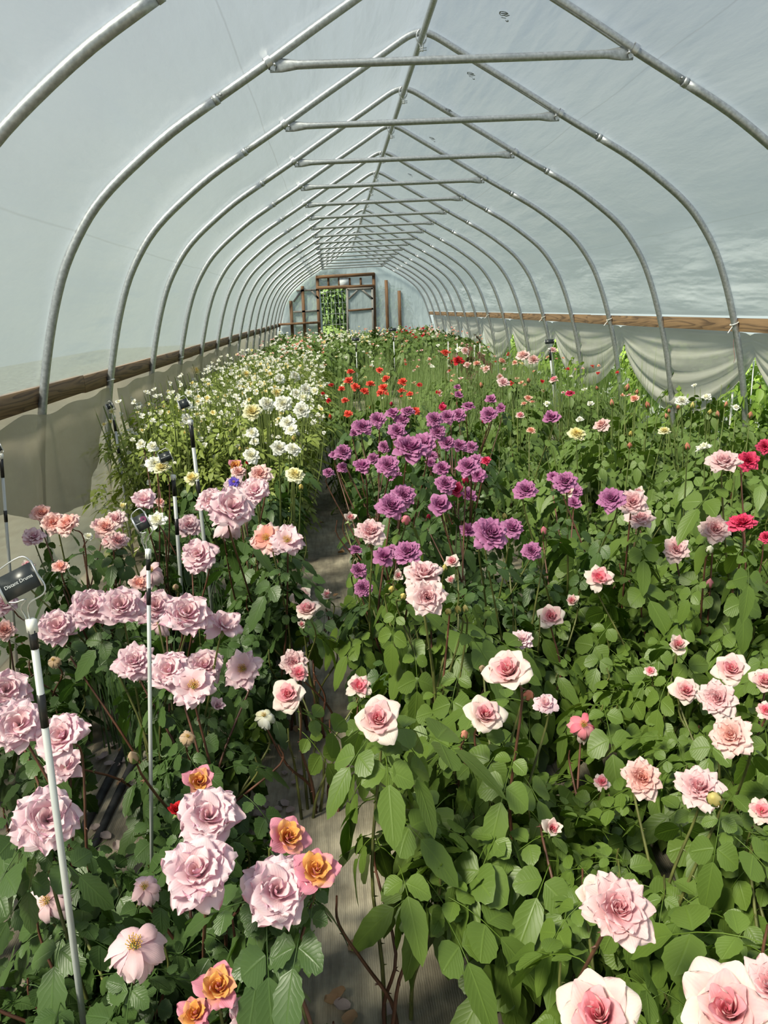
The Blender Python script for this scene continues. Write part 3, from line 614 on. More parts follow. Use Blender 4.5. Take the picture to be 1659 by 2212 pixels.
PAR = {
 'tea': dict(e0=(88, 56), e1=(102, -50), L=(0.86, 1.12), W=(0.42, 0.82), r0=(0.02, 0.13), N=25, pw=1.25, cp=2.4, ruf=0.028, tip=0.03, roll=0.06, sp=0.06, je=4),
 'teabud': dict(e0=(88, 74), e1=(102, 35), L=(0.95, 1.15), W=(0.30, 0.62), r0=(0.02, 0.12), N=16, pw=1.3, ruf=0.02, tip=0.08, sp=0.06),
 'full': dict(e0=(86, 30), e1=(98, -26), L=(0.60, 0.95), W=(0.30, 0.54), r0=(0.02, 0.15), N=44, pw=1.0, ruf=0.045, tip=0.02, je=8, sp=0.05, cp=1.6),
 'peony': dict(e0=(74, 16), e1=(84, -20), L=(0.62, 0.95), W=(0.46, 0.72), r0=(0.05, 0.13), N=29, pw=0.8, ruf=0.085, je=15, sp=0.06, cp=1.3, roll=0.0),
 'open': dict(e0=(42, 4), e1=(30, -14), L=(0.66, 0.95), W=(0.40, 0.52), r0=(0.10, 0.12), N=17, ruf=0.08, je=9),
 'cup': dict(e0=(86, 30), e1=(98, 0), L=(0.62, 0.85), W=(0.34, 0.56), r0=(0.03, 0.12), N=22, pw=1.2, ruf=0.035, je=6, sp=0.07),
 'rosette': dict(e0=(86, 26), e1=(100, -22), L=(0.42, 0.90), W=(0.20, 0.46), r0=(0.03, 0.20), N=56, pw=0.8, ruf=0.03, je=9, sp=0.03, zb=0.12),
 'wilt': dict(e0=(10, -30), e1=(-80, -100), L=(0.9, 1.25), W=(0.34, 0.42), r0=(0.06, 0.12), N=15, ruf=0.10, je=16),
 'loose': dict(e0=(70, 12), e1=(70, -10), L=(0.6, 0.9), W=(0.34, 0.52), r0=(0.05, 0.12), N=18, ruf=0.07, je=14),
 'tiny': dict(e0=(80, 35), e1=(90, 5), L=(0.7, 0.95), W=(0.42, 0.62), r0=(0.04, 0.1), N=9, ruf=0.06, je=14),
}
GA = 2.39996
def bloom_parts(shape, seed, nv, nu, split):
    par = PAR[shape]; r = random.Random(seed); N = par['N']; core = MB(); outs = []
    for i in range(N):
        t = i / (N - 1); az = GA * i + r.uniform(-.2, .2); G, P = petal(t, az, par, nv, nu, r)
        if split and i >= N - split: m = MB(); m.grid(G, P); outs.append(m)
        else: core.grid(G, P)
    return core, outs
def sepal_mb():
    mb = MB(); 
    for i in range(5):
        a = i * 2 * PI / 5 + .3; c, s = math.cos(a), math.sin(a); rows = []
        for v, w, z in ((0, .10, -.10), (.3, .13, -.16), (.65, .08, -.26), (1, .01, -.38)):
            rr = 0.06 + 0.42 * v; rows.append([(rr * c - w * s, rr * s + w * c, z), (rr * c, rr * s, z - .03), (rr * c + w * s, rr * s - w * c, z)])
        mb.grid(np.array(rows))
    mb.tube(np.array([(0, 0, -.34), (0, 0, -.27), (0, 0, -.12), (0, 0, -.0)]), np.array([.05, .12, .15, .13]), 8); return mb
CALYX = sepal_mb().mesh('calyx', SEPAL)
mb = MB()
for i in range(40):
    a = GA * i; q = 0.22 * math.sqrt(i / 40); mb.tube(np.array([(q * .5 * math.cos(a), q * .5 * math.sin(a), .05), (q * math.cos(a), q * math.sin(a), .24 + .04 * math.sin(i)), (q * 1.08 * math.cos(a), q * 1.08 * math.sin(a), .29 + .04 * math.sin(i))]), np.array([.008, .008, .022]), 4)
STAM = mb.mesh('stamens', STAMEN)
BLOOMS = {}
def get_bloom(kind, shape, hi, var):
    key = (kind, shape, hi, var)
    if key not in BLOOMS:
        nv, nu, sp = {2: (8, 8, 10), 1: (6, 6, 0), 0: (4, 4, 0)}[hi]
        core, outs = bloom_parts(shape, hash((shape, var)) % 9999 if False else (sum(map(ord, shape)) * 17 + var * 101), nv, nu, min(sp, PAR[shape]['N'] // 2) if sp else 0)
        BLOOMS[key] = (core.mesh('bloom', PM[kind]), [m.mesh('petal', PM[kind]) for m in outs])
    return BLOOMS[key]
def bud_mesh(kind):
    key = ('bud', kind)
    if key not in BLOOMS:
        mb = MB(); zs_ = np.linspace(0, 1, 9); rad = np.array([.14, .27, .33, .35, .32, .26, .19, .11, .02])
        mb.tube(np.array([(0.02 * math.sin(3 * z), 0, z * 1.25 - .2) for z in zs_]), rad, 10); V, Fc, P, UV = mb.arrays()
        P[:, 0] = 0.3; P[:, 1] = 0.5; a = make_mesh('bud', V, Fc, PM[kind], True, P, UV)
        mb = MB()
        for i in range(5):
            an = i * 2 * PI / 5; c, s = math.cos(an), math.sin(an); rows = []
            for v, w, rr in ((0, .12, .18), (.3, .17, .33), (.6, .13, .37), (.85, .06, .33), (1.0, .01, .28)): rows.append([(rr * c - w * s, rr * s + w * c, v * .95 - .25), (rr * c * 1.06, rr * s * 1.06, v * .95 - .25), (rr * c + w * s, rr * s - w * c, v * .95 - .25)])
            mb.grid(np.array(rows))
        mb.tube(np.array([(0, 0, -.42), (0, 0, -.30), (0, 0, -.18)]), np.array([.06, .15, .18]), 8)
        BLOOMS[key] = (a, mb.mesh('sepals', SEPAL))
    return BLOOMS[key]

# flower table: (kind, shape, px, py, size in pixels) grouped by bush --------------------------------
FL = []            # every flower placed, for keeping leaves out of their way: (px,py,rpx,Z)
def place_flower(kind, shape, px, py, s, zlo, zhi, D):
    Z = F_PX * D / s; d = ray(px, py); p = CAM + d * Z
    if p[2] < zlo or p[2] > zhi:
        zt = min(max(p[2], zlo), zhi); k = (zt - EYE) / d[2]; 
        Z = k * 0.75 + Z * 0.25 if abs(k - Z) / Z < 3 else k
        Z = k; p = CAM + d * Z
    return dict(kind=kind, shape=shape, p=p, Z=Z, s=s, px=px, py=py, D=s * Z / F_PX)
def ax_for(f, tiltcam):
    p = f['p']; v = CAM - p; v = v / np.linalg.norm(v); a = np.array([0, 0, 1.0]) * (1 - tiltcam) + v * tiltcam + rng.normal(0, 0.13, 3); return a / np.linalg.norm(a)
def add_bloom(f, root, tilt=0.55):
    o0 = np.array(root.location); kind, shape = f['kind'], f['shape']; hi = 2 if f['s'] >= 60 else (1 if f['s'] >= 18 and shape != 'tiny' else 0)
    ax = ax_for(f, tilt) if 'ax' not in f else f['ax']; f['axis'] = ax; R3 = rot_to(ax, rng.uniform(0, 6.28))
    if shape == 'bud':
        a, sp_ = bud_mesh(kind); sc = f['D'] * 0.95
        b = put('rose_bud', a, root, trs(f['p'] - o0, R3, sc)); put('sepals', sp_, b); return
    sc = f['D'] / 2 * 1.04; lift = {'tea': 0.30, 'teabud': 0.45, 'cup': .25, 'full': .2, 'rosette': .2}.get(shape, 0.1)
    core, outs = get_bloom(kind, shape, hi, int(rng.integers(0, 4 if hi == 2 else 3)))
    b = put('rose_bloom', core, root, trs(f['p'] - o0 - ax * lift * sc, R3, sc))
    for m in outs: put('petal', m, b)
    if hi: put('calyx', CALYX, b)
    if shape in ('open', 'wilt') and hi: put('stamens', STAM, b, label='golden stamens')
def cane_pts(base, tip, ax, r):
    base = np.array(base, float); tip = np.array(tip, float); h = tip[2]
    mid = base + (tip - base) * np.array([0.45, 0.45, 0.55]) + np.array([r.normal(0, .02), r.normal(0, .02), 0]); low = base + (tip - base) * np.array([.12, .12, .25])
    P = [base, low, mid, tip - ax * min(0.08, h * .15), tip]; return smooth_poly(np.array(P), 4)
def blocked(p, own=None):
    x, y, Z = pj(p)
    for (fx, fy, fr, fz) in FL:
        if Z < fz + 0.02 and (x - fx) ** 2 + (y - fy) ** 2 < (fr + 0.016 * F_PX / Z) ** 2: return True
    return False
def leaf_ok(p, d, size):
    # test the leaf's middle and tip against the flowers, poles and open ground it would hang in front of
    return not (blocked(p + d * size * 0.7) or blocked(p + d * size * 1.9) or blocked(p))
def build_bush(name, base, rad, h, flowers, ls, nleaf, label, group=None, cat='rose bush', ncane=5, seed=0, tilt=0.55, red=0.3, lsize=0.05, thorn=True, minr=0.0):
    r = np.random.default_rng(seed + 100); root = empty(name, (base[0], base[1], 0.0), label, cat, group); o0 = np.array([base[0], base[1], 0.0]); canes = []
    for f in flowers:
        add_bloom(f, root, tilt); lf = f['D'] * 0.1; canes.append((cane_pts(o0 + [r.normal(0, .03), r.normal(0, .03), 0], f['p'] - f['axis'] * (0.02 + lf), f['axis'], r), True))
    for k in range(ncane):
        a = r.uniform(0, 2 * PI); q = rad * math.sqrt(r.uniform(.1, 1)) * .8; tip = o0 + [q * math.cos(a), q * math.sin(a), h * r.uniform(.65, .92)]
        canes.append((cane_pts(o0 + [r.normal(0, .03), r.normal(0, .03), 0], tip, np.array([0, 0, 1.0]), r), False))
    for P, isf in canes:
        mb = MB(); mb.tube(P, np.linspace(0.0055, 0.0022, len(P)), 5, False)
        if thorn:
            for _ in range(7):
                i = r.integers(1, len(P) - 3); a = r.uniform(0, 6.28); dv = np.array([math.cos(a), math.sin(a), -.2]); mb.tube(np.array([P[i], P[i] + dv * .011]), np.array([.0028, .0004]), 4, False)
        me = mb.mesh('cane', CANER if r.random() < red else CANE); put('cane', me, root, Matrix.Translation(Vector(-o0)))
    made = 0; tries = 0; S0 = LS[ls]
    while made < nleaf and tries < nleaf * 5:
        tries += 1
        if r.random() < 0.6:
            P, isf = canes[r.integers(len(canes))]; i = r.integers(int(len(P) * .22), len(P) - 3 if isf else len(P)); p = P[i]; a = r.uniform(0, 2 * PI)
        else:
            a = r.uniform(0, 2 * PI); q = rad * math.sqrt(r.uniform(0.02, 1)); zz = h * (0.12 + 0.80 * r.random() ** .8) * math.sqrt(max(.05, 1 - (q / rad) ** 2 * .6)); p = o0 + [q * math.cos(a), q * math.sin(a), zz]
            a += r.normal(0, .7)
        d = np.array([math.cos(a), math.sin(a), r.uniform(-.55, .25)]); d /= np.linalg.norm(d); up = np.array([r.normal(0, .25), r.normal(0, .25) - .12, 1.0])
        if p[2] < .06 or not leaf_ok(p, d, lsize): continue
        M = mat_np(p - o0, d, up, r.uniform(.78, 1.2)); put('rose_leaf', S0[r.integers(len(S0))], root, Matrix(M.tolist())); made += 1
    return root

def stuff_bush(name, base, rad, h, T, mat, nleaf, flowers, label, group=None, cat='rose bush', seed=0, nst=10, small=False, up=0.3, kind_stuff='foliage', tilt=.4, sc=(0.8, 1.2)):
    r = np.random.default_rng(seed + 500); root = empty(name, (base[0], base[1], 0.0), label, cat, group); o0 = np.array([base[0], base[1], 0.0]); mats = []
    for _ in range(nleaf):
        a = r.uniform(0, 2 * PI); q = rad * math.sqrt(r.uniform(0, 1)); zz = h * (0.10 + 0.88 * r.random() ** .75) * math.sqrt(max(.1, 1 - (q / rad) ** 2 * .45)); p = np.array([q * math.cos(a), q * math.sin(a), zz])
        if blocked(p + o0): continue
        a += r.normal(0, .8); d = np.array([math.cos(a), math.sin(a), r.uniform(-.4, .3) + (up if small else 0)])
        mats.append((int(r.integers(len(T))), mat_np(p, d, np.array([r.normal(0, .3), r.normal(0, .3), 1.0]), r.uniform(*sc))))
    V, Fc, UV = scatter(T, mats); put('foliage', make_mesh('foliage', V, Fc, mat, True, None, UV), root, kind='stuff')
    mb = MB()
    for k in range(nst):
        a = r.uniform(0, 6.28); q = rad * math.sqrt(r.random()) * .95; mb.tube(smooth_poly(np.array([(q * .2 * math.cos(a), q * .2 * math.sin(a), 0), (q * .7 * math.cos(a), q * .7 * math.sin(a), h * .5), (q * math.cos(a), q * math.sin(a), h * r.uniform(.8, 1.06))]), 2), np.array([.004] * 4 + [.0018]), 4, False)
    for f in flowers:
        add_bloom(f, root, tilt); t = f['p'] - o0 - f['axis'] * f['D'] * .2; mb.tube(smooth_poly(np.array([(t[0] * .2, t[1] * .2, 0), (t[0] * .8, t[1] * .8, t[2] * .5), tuple(t)]), 2), np.array([.004] * 4 + [.0018]), 4, False)
    put('stems', mb.mesh('stems', STEML), root, kind='stuff'); return root

# ------------------------------------------------------------------ marker stakes with plates
def text_mesh(body, size):
    c = bpy.data.curves.new('sign_text', 'FONT'); c.body = body; c.size = size; c.align_x = 'CENTER'; c.align_y = 'CENTER'; c.extrude = 0.0003
    o = bpy.data.objects.new('tmp', c); COL.objects.link(o); bpy.context.view_layer.update()
    me = bpy.data.meshes.new_from_object(o.evaluated_get(bpy.context.evaluated_depsgraph_get())); me.name = 'sign_text'
    bpy.data.objects.remove(o); bpy.data.curves.remove(c); me.materials.clear(); me.materials.append(TXT); return me
STAKES = []
def stake(top, foot, plate_px, w, h, ang, text, label, th=0.0075, photo=False, bands=((0.02, 0.075), (0.15, 0.215)), zf=0.0):
    g = at_z(*foot, zf); t = at_y(*top, g[1]); H = t[2]; g = np.array([t[0] + (g[0] - t[0]) * H / (H - zf), g[1], 0.0])
    r = empty('plant_stake', (g[0], g[1], 0), label, 'plant stake', 'black and white plant marker stakes'); o0 = np.array([g[0], g[1], 0]); tip = t - o0
    for n in range(12):
        q = o0 + tip * n / 11; x, y, Z = pj(q); STAKES.append((x, y, 14, Z))
    def seg(a, b, rad, mat, nm, lab=None, k=8):
        mb = MB(); mb.tube(np.array([tip * a, tip * b]), rad, k); return put(nm, mb.mesh(nm, mat, False), r, label=lab)
    seg(0, 1 - 0.02 / H, th, POLE, 'pole'); seg(1 - 0.022 / H, 1, th * 1.45, CAPM, 'cap', 'white square cap', 4)
    for a, b in bands: seg(1 - b / H, 1 - a / H, th * 1.10, BLACK, 'band', 'black tape band')
    if plate_px is None: return r
    x, y, Z = pj(t); dd = ray(*plate_px); c = CAM + dd * (Z * 0.985) - o0
    ex = R_ * math.cos(ang) + U_ * math.sin(ang); ey = -R_ * math.sin(ang) + U_ * math.cos(ang); nz_ = np.cross(ex, ey)
    # lean the plate back a little so it faces up and toward the path
    M3 = Matrix((ex, ey, nz_)).transposed(); M = trs(c, M3, 1.0)
    mb = MB(); mb.box((0, 0, 0), (w / 2, h / 2, 0.0012)); put('sign_plate', mb.mesh('sign_plate', PLATE, False), r, M)
    for sx, bw in ((-1, .0022), (1, .0012)):
        mb = MB(); mb.box((sx * (w / 2 + .0015), 0, .001), (bw, h / 2 + .002, .002)); put('plate_edge', mb.mesh('plate_edge', GALV2, False), r, M)
    if text: put('sign_text', text_mesh(text, w * (1.75 / max(6, len(text)))), r, M @ Matrix.Translation((-(0.0 if not photo else w * .12), 0, 0.0016)))
    if photo:
        mb = MB(); 
        for k in range(7):
            a = k * 0.9; mb.add([(w * .22 + .007 * math.cos(a + q) * (1 if i else .2), .004 + .007 * math.sin(a + q) * (1 if i else .2), .0014) for i, q in ((0, 0), (1, -.5), (1, 0), (1, .5))], [[0, 1, 2, 3]])
        put('flower_print', mb.mesh('flower_print', simple('print_magenta', (0.16, 0.03, 0.10), 0.4), False), r, M, label='purple flower picture on the plate')
    # wire frame: loops round the plate and comes down into the cap
    pt = lambda a, b: c + ex * a + ey * b
    cap = tip
    P1 = [cap - tip / H * .01, cap + ey * .012 + ex * (.001), c * .4 + cap * .6 + ex * .006, pt(w * .42, -h * .85), pt(w * .56, -h * .55), pt(w * .52, 0), pt(w * .50, h * .55), pt(w * .30, h * .85), pt(-w * .35, h * .75), pt(-w * .55, h * .5), pt(-w * .52, 0), pt(-w * .50, -h * .5)]
    P2 = [cap - tip / H * .01 - ex * .004, cap + ey * .010 - ex * .006, c * .4 + cap * .6 - ex * .010, pt(-w * .05, -h * .72), pt(-w * .30, -h * .66), pt(-w * .50, -h * .52)]
    for P in (P1, P2):
        mb = MB(); mb.tube(smooth_poly(np.array(P), 4), 0.0014, 5); put('wire_frame', mb.mesh('wire_frame', GALV2), r)
    x, y, Z = pj(c + o0); STAKES.append((x, y, w * F_PX / Z * 0.62, Z)); return r
stake((67, 1338), (165, 2090), (41, 1257), 0.060, 0.040, math.radians(27), 'Distant Drums', 'thick marker stake at the left edge with dark plate reading Distant Drums', 0.0062, bands=((.018, .050), (.13, .19)), zf=.42)
stake((320, 1186), (328, 1870), (306, 1128), 0.028, 0.034, math.radians(27), 'Distant Drums', 'marker stake between the mauve roses, plate showing a purple flower', 0.0046, True, bands=((.010, .048), (.09, .13)), zf=.24)
stake((374, 1026), (393, 1290), (357, 987), 0.050, 0.040, math.radians(22), 'Distant Drums', 'marker stake with dark lettered plate in front of the white roses', 0.0085, bands=((.015, .095), (.20, .275)), zf=.3)
stake((411, 907), (455, 1290), (397, 872), 0.038, 0.038, math.radians(22), '', 'marker stake standing against the tall white flowers, small dark plate above its cap', 0.0085, bands=((.01, .12), (.27, .37)), zf=.3)
stake((245, 897), (290, 1215), (237, 877), 0.036, 0.034, math.radians(24), '', 'thin marker stake standing before the plastic curtain at left', 0.0085, bands=((.03, .10), (.20, .27)))
stake((562, 870), (557, 1060), None, 0, 0, 0, '', 'thin bare marker stake rising among the white roses beside the path', 0.011, bands=((.0, .06), (.14, .25), (.38, .48)))
stake((2, 980), (40, 1480), (-8, 968), 0.040, 0.034, math.radians(24), '', 'marker stake partly outside the left edge of the view', 0.0068, bands=((.02, .10), (.24, .29)))
stake((1187, 752), (1198, 870), (1187, 738), 0.10, 0.05, math.radians(4), '', 'distant marker stake in front of the right curtain swags', 0.012, bands=((.02, .14), (.30, .42)), zf=.35)
stake((769, 742), (771, 790), (768, 733), 0.12, 0.05, math.radians(3), '', 'far marker stake with pale plate in the grassy middle', 0.010, bands=((.03, .14),), zf=.6)
stake((850, 721), (852, 775), (848, 712), 0.13, 0.055, math.radians(3), '', 'far marker stake with dark plate right of the pale-plated one', 0.011, bands=((.03, .14),), zf=.6)

# ------------------------------------------------------------------ planting plan
# each row: name, flowers [(kind, shape, px, py, size)], options
def fl(txt):
    out = []
    for q in txt.split(';'):
        k, s, x, y, w = q.split(); k = 'PF' if k == 'PP' and s == 'f' else k; out.append((k, {'t': 'tea', 'b': 'teabud', 'u': 'bud', 'f': 'full', 'p': 'peony', 'o': 'open', 'c': 'cup', 'r': 'rosette', 'w': 'wilt', 'l': 'loose'}[s], float(x), float(y), float(w)))
    return out
DIA = {'PP': .10, 'PF': .10, 'MP': .115, 'OR': .09, 'PU': .085, 'HP': .085, 'WH': .07, 'YE': .07, 'CO': .08, 'RD': .075, 'PE': .07, 'PK': .09, 'BL': .05, 'DR': .06}
BUSH = [
 # left bed, mauve roses
 ('OR c 470 2132 118;OR c 420 2192 100;MP l 535 2200 115', dict(z=(.42, .50), ls='L', n=70, rad=.26, h=.42, c=3, lab='rose bush in the bottom left with orange-hearted blooms at the front edge')),
 ('MP w 290 2040 150;MP w 100 1945 100', dict(z=(.42, .56), ls='L', n=85, rad=.28, h=.42, lab='rose bush in the bottom left corner carrying a wilting white bloom')),
 ('MP p 450 1765 138;MP p 425 1885 158;OR c 430 1688 84;RD b 380 1750 52;MP w 312 1915 80', dict(z=(.50, .72), ls='L', n=85, rad=.24, h=.50, lab='mauve rose bush with two large ruffled blooms and a red bud')),
 ('MP p 598 1925 152;OR c 622 1808 112;OR c 682 1880 120', dict(z=(.50, .66), ls='L', n=50, rad=.17, h=.44, lab='rose bush at the path edge with orange and pink blooms in one cluster')),
 ('MP p 100 1770 142', dict(z=(.5, .7), ls='L', n=65, rad=.22, h=.46, lab='mauve rose bush with one large bloom behind the thick stake')),
 ('MP p 40 1565 115;MP p 12 1492 100;MP p 135 1593 112;MP l 140 1655 90', dict(z=(.5, .7), ls='L', n=70, rad=.24, h=.5, lab='mauve rose bush at the left edge with a dense cluster of pale blooms')),
 ('MP f 290 1430 92;MP p 365 1450 94;MP p 440 1440 84;MP o 418 1482 100;MP o 525 1445 86;MP b 470 1525 50;DR w 405 1590 40;DR u 290 1640 36', dict(z=(.5, .64), ls='L', n=150, rad=.30, h=.46, lab='mauve rose bush with a row of open blooms, one showing golden stamens')),
 ('MP p 195 1312 88;MP p 262 1310 94;MP p 335 1312 82;MP p 403 1327 102;MP l 485 1350 88;MP p 122 1355 86;MP w 345 1345 55', dict(z=(.62, .78), ls='L', n=150, rad=.34, h=.55, lab='mauve rose bush bearing a long line of blooms behind the middle stake')),
 ('MP p 8 1305 60;PK f 10 1362 50;DR w 115 1425 34', dict(z=(.5, .7), ls='L', n=60, rad=.22, h=.5, lab='small mauve rose bush cut by the left edge beside the curtain')),
 ('MP p 500 1097 100;MP p 455 1085 64;MP p 550 1060 68;PK f 562 1025 52;MP l 508 1045 46;BL o 505 1041 26;OR c 508 1006 38;RD b 535 1000 20;PK f 515 1020 34;MP w 490 1125 70', dict(z=(.80, .98), ls='L', n=130, rad=.26, h=.68, lab='tall rose bush mixing pink, orange and one blue-violet bloom')),
 ('PK o 575 1162 74;MP o 620 1167 76;MP l 597 1180 50', dict(z=(.66, .80), ls='L', n=140, rad=.26, h=.58, lab='mauve rose bush leaning over the path with two flat open blooms')),
 ('MP p 430 1200 80;MP p 408 1135 54;MP w 325 1232 64;PK l 300 1262 50;DR u 380 1270 20', dict(z=(.60, .78), ls='L', n=130, rad=.28, h=.55, lab='mauve rose bush behind the middle stake with fading blooms')),
 ('PK p 90 1110 46;PK p 115 1130 52;PK p 147 1133 56;MP p 72 1160 48;PP f 215 1135 38;PK f 228 1140 50;PP f 250 1122 48;PP f 255 1168 46;PP f 235 1168 38;PK l 130 1225 40;PP l 60 1225 36;WH l 190 1160 26', dict(z=(.70, .82), ls='L', n=150, rad=.40, h=.60, lab='peach-pink rose bush in front of the plastic curtain, blooms in clusters')),
 ('MP l 310 1080 62;PK l 345 1085 26;YE b 265 1095 26;WH l 340 1125 46;WH f 335 1003 42;WH l 305 960 26;YE f 350 1010 36;WH l 330 965 28', dict(z=(.72, .92), ls='L', n=90, rad=.26, h=.60, lab='rose bush in front of the curtain with one magenta and several white blooms')),
 # right beds, pale pink roses
 ('PP t 818 1558 112', dict(z=(.6, .8), ls='R', n=80, rad=.20, h=.60, lab='pale pink rose bush whose lone bloom opens beside the path')),
 ('PP t 1100 1455 112;PP t 1046 1550 96;DR u 1042 1447 24;PE u 1140 1505 34;PE u 1003 1590 26;MP l 1178 1520 58', dict(z=(.62, .80), ls='R', n=105, rad=.27, h=.62, lab='pale pink rose bush with the two largest high-centred blooms')),
 ('PP f 915 1240 88;PP f 922 1290 84;PP b 860 1245 40;PP b 890 1248 42;PP c 977 1213 40;PP b 975 1255 34;SE u 990 1320 22;SE u 968 1322 22;SE u 1005 1318 20;SE u 920 1260 24;SE u 845 1275 20;SE u 870 1290 20;SE u 960 1230 18', dict(z=(.72, .86), ls='R', n=100, rad=.27, h=.58, lab='pale pink rose bush with stacked blooms ringed by many green buds')),
 ('PP t 665 1322 64;PP t 650 1290 50;PP b 708 1287 40;PP b 652 1350 28', dict(z=(.50, .60), ls='R', n=45, rad=.18, h=.42, lab='pale pink rose bush reaching over the path with a trio of blooms')),
 ('PP f 635 1432 62;PP t 625 1505 84;PP l 775 1485 60;WH w 570 1545 50;PP l 645 1455 50', dict(z=(.42, .58), ls='R', n=80, rad=.24, h=.44, lab='pale pink rose bush sprawling low across the path edge')),
 ('PP f 1335 1965 152;PP t 1285 1935 80;PP b 1193 1790 66', dict(z=(.50, .70), ls='R', n=100, rad=.24, h=.48, lab='pale pink rose bush at the bottom with a big frilled bloom and a cream bud')),
 ('PP t 1295 2200 190', dict(z=(.6, .8), ls='R', n=12, rad=.12, h=.30, c=1, lab='pale pink rose bush cut by the bottom edge, its bloom left of the other')),
 ('PP t 1575 2190 215;PP f 1665 2130 140', dict(z=(.6, .85), ls='R', n=12, rad=.12, h=.30, c=1, lab='pale pink rose bush cut by the bottom right corner, bearing very large blooms')),
 ('PP f 1510 1702 104;YE u 1545 1728 46;PK f 1386 1682 86', dict(z=(.44, .60), ls='R', n=110, rad=.26, h=.46, lab='pale pink rose bush with a rosette bloom behind a cream bud')),
 ('PK f 1580 1590 92;PP f 1550 1510 84;PP t 1480 1495 68;PP t 1580 1450 80;PP t 1652 1475 68;PP l 1655 1535 44;PP l 1645 1752 60', dict(z=(.46, .62), ls='R', n=130, rad=.30, h=.48, lab='pale pink rose bush near the right edge with four blooms bunched together')),
 ('PP b 1465 1395 68;PP l 1405 1450 30', dict(z=(.45, .58), ls='R', n=110, rad=.27, h=.46, lab='pale pink rose bush with one cupped bloom above glossy leaves, right side')),
 ('PP w 1260 1565 72;PP l 1300 1690 40', dict(z=(.32, .45), ls='R', n=85, rad=.24, h=.34, lab='low pale pink rose bush with a drooping bloom over bare ground')),
 ('PP t 1190 1335 62;PP b 1237 1300 44;MP f 1128 1382 48', dict(z=(.48, .62), ls='R', n=110, rad=.28, h=.48, lab='pale pink rose bush with a bloom and a cream bud left of the bare cane')),
 ('PP l 1295 1250 64;PP u 1532 1265 26', dict(z=(.50, .64), ls='R', n=130, rad=.30, h=.52, lab='pale pink rose bush whose bloom hides under its leaves')),
 ('PP f 1562 998 70;HP f 1615 996 48;HP f 1652 965 36;HP f 1602 1130 60', dict(z=(.78, 1.0), ls='R', n=110, rad=.28, h=.80, lab='tall rose bush at the right edge with one pale and several hot pink blooms')),
 ('PP f 1366 1085 64;PP b 1380 1064 38;PP f 1382 1120 60;PP b 1226 1063 44', dict(z=(.70, .86), ls='R', n=130, rad=.30, h=.62, lab='pale pink rose bush with a knot of blooms beside a purple one')),
 ('PP f 1460 1187 58;PP f 1545 1143 66;WH u 1532 1190 24;HP f 1655 1160 30', dict(z=(.58, .74), ls='R', n=130, rad=.30, h=.58, lab='pale pink rose bush with blooms half covered by large leaves')),
 ('PP b 1060 1143 56;PP u 1175 1150 22;SE u 1090 1118 18', dict(z=(.76, .88), ls='R', n=70, rad=.22, h=.60, lab='pale pink rose bush holding a single bud in front of purple blooms')),
 ('PP f 800 1150 68;PP b 757 1120 40;PP u 877 1126 32', dict(z=(.74, .86), ls='R', n=70, rad=.20, h=.60, lab='pale pink rose bush next to the path with a full round bloom')),
 # purple roses
 ('PU r 845 1092 66;PU r 872 1070 54;PU r 880 1192 64;PU l 830 1202 54;PU r 768 1187 30;PU r 775 1232 38;PU r 785 1270 42;PU r 848 1190 34', dict(z=(.62, .90), ls='L', n=110, rad=.28, h=.66, lab='purple rose bush nearest the path, blooms hanging low at its left')),
 ('PU c 950 1090 64;PU r 962 1045 48;HP c 985 1058 44;PU l 1012 1070 44;PU r 1060 1152 84;PU r 1105 1140 54;PU r 1148 1190 44;PU l 1010 1145 44;HP u 926 1118 16;HP u 1005 1040 24', dict(z=(.66, .88), ls='L', n=130, rad=.32, h=.68, lab='purple rose bush with a magenta cup and a broad bloom behind the pink bud')),
 ('PU r 885 968 82;PU r 912 960 60;PU r 858 931 42;PU r 838 1005 52;PU r 852 1027 36;PU l 782 1006 46;PU r 741 976 40;PU r 722 982 26;PU l 740 1010 28;PU r 709 1020 26;PU r 932 985 30;HP c 922 960 24;PU r 805 990 30;PU r 830 965 30', dict(z=(.84, 1.02), ls='L', n=140, rad=.36, h=.78, lab='purple rose bush with the largest purple bloom at its crown')),
 ('PU r 1010 1007 52;PU r 1028 995 32;PU l 1032 1027 42;PU r 965 956 38;PU r 992 962 36;PU r 1018 965 30;PU l 955 1012 42;PU r 945 932 38;PU r 938 905 38;PU r 966 900 36;PU r 990 896 34;HP u 957 873 12;PU l 930 1000 26;HP l 1050 995 26', dict(z=(.84, 1.02), ls='L', n=140, rad=.38, h=.80, lab='purple rose bush crowded with rosettes right of the largest purple bloom')),
 ('PU r 815 906 38;PU r 783 922 44;PU r 880 888 34;PU l 848 892 34;PU r 868 908 34;PU c 765 935 26;HP u 845 875 12;PU r 770 918 26', dict(z=(.86, 1.0), ls='L', n=120, rad=.34, h=.78, lab='purple rose bush just in front of the coral ones')),
 ('PU r 1055 895 40;PU c 1060 862 30;PU l 1082 882 26;PU r 1012 877 32;PU l 990 852 22;PU c 988 836 20;HP u 1045 912 14;HP l 955 880 20', dict(z=(.86, 1.02), ls='L', n=110, rad=.34, h=.80, lab='purple rose bush farthest from the path with a single bud on top')),
 ('PU r 1134 1058 54;PU r 1220 1040 56;PU r 1242 1062 36;PU r 1320 1078 62;PU l 1195 1030 30;PU l 1240 1085 34', dict(z=(.74, .90), ls='L', n=130, rad=.34, h=.66, lab='purple rose bush standing amid the pale pink roses at right')),
 ('PU c 1190 901 46;PE f 1147 930 20', dict(z=(.78, .90), ls='M', n=90, rad=.30, h=.66, lab='lone purple rose bush among the peach ones, bloom under a leaf')),
]
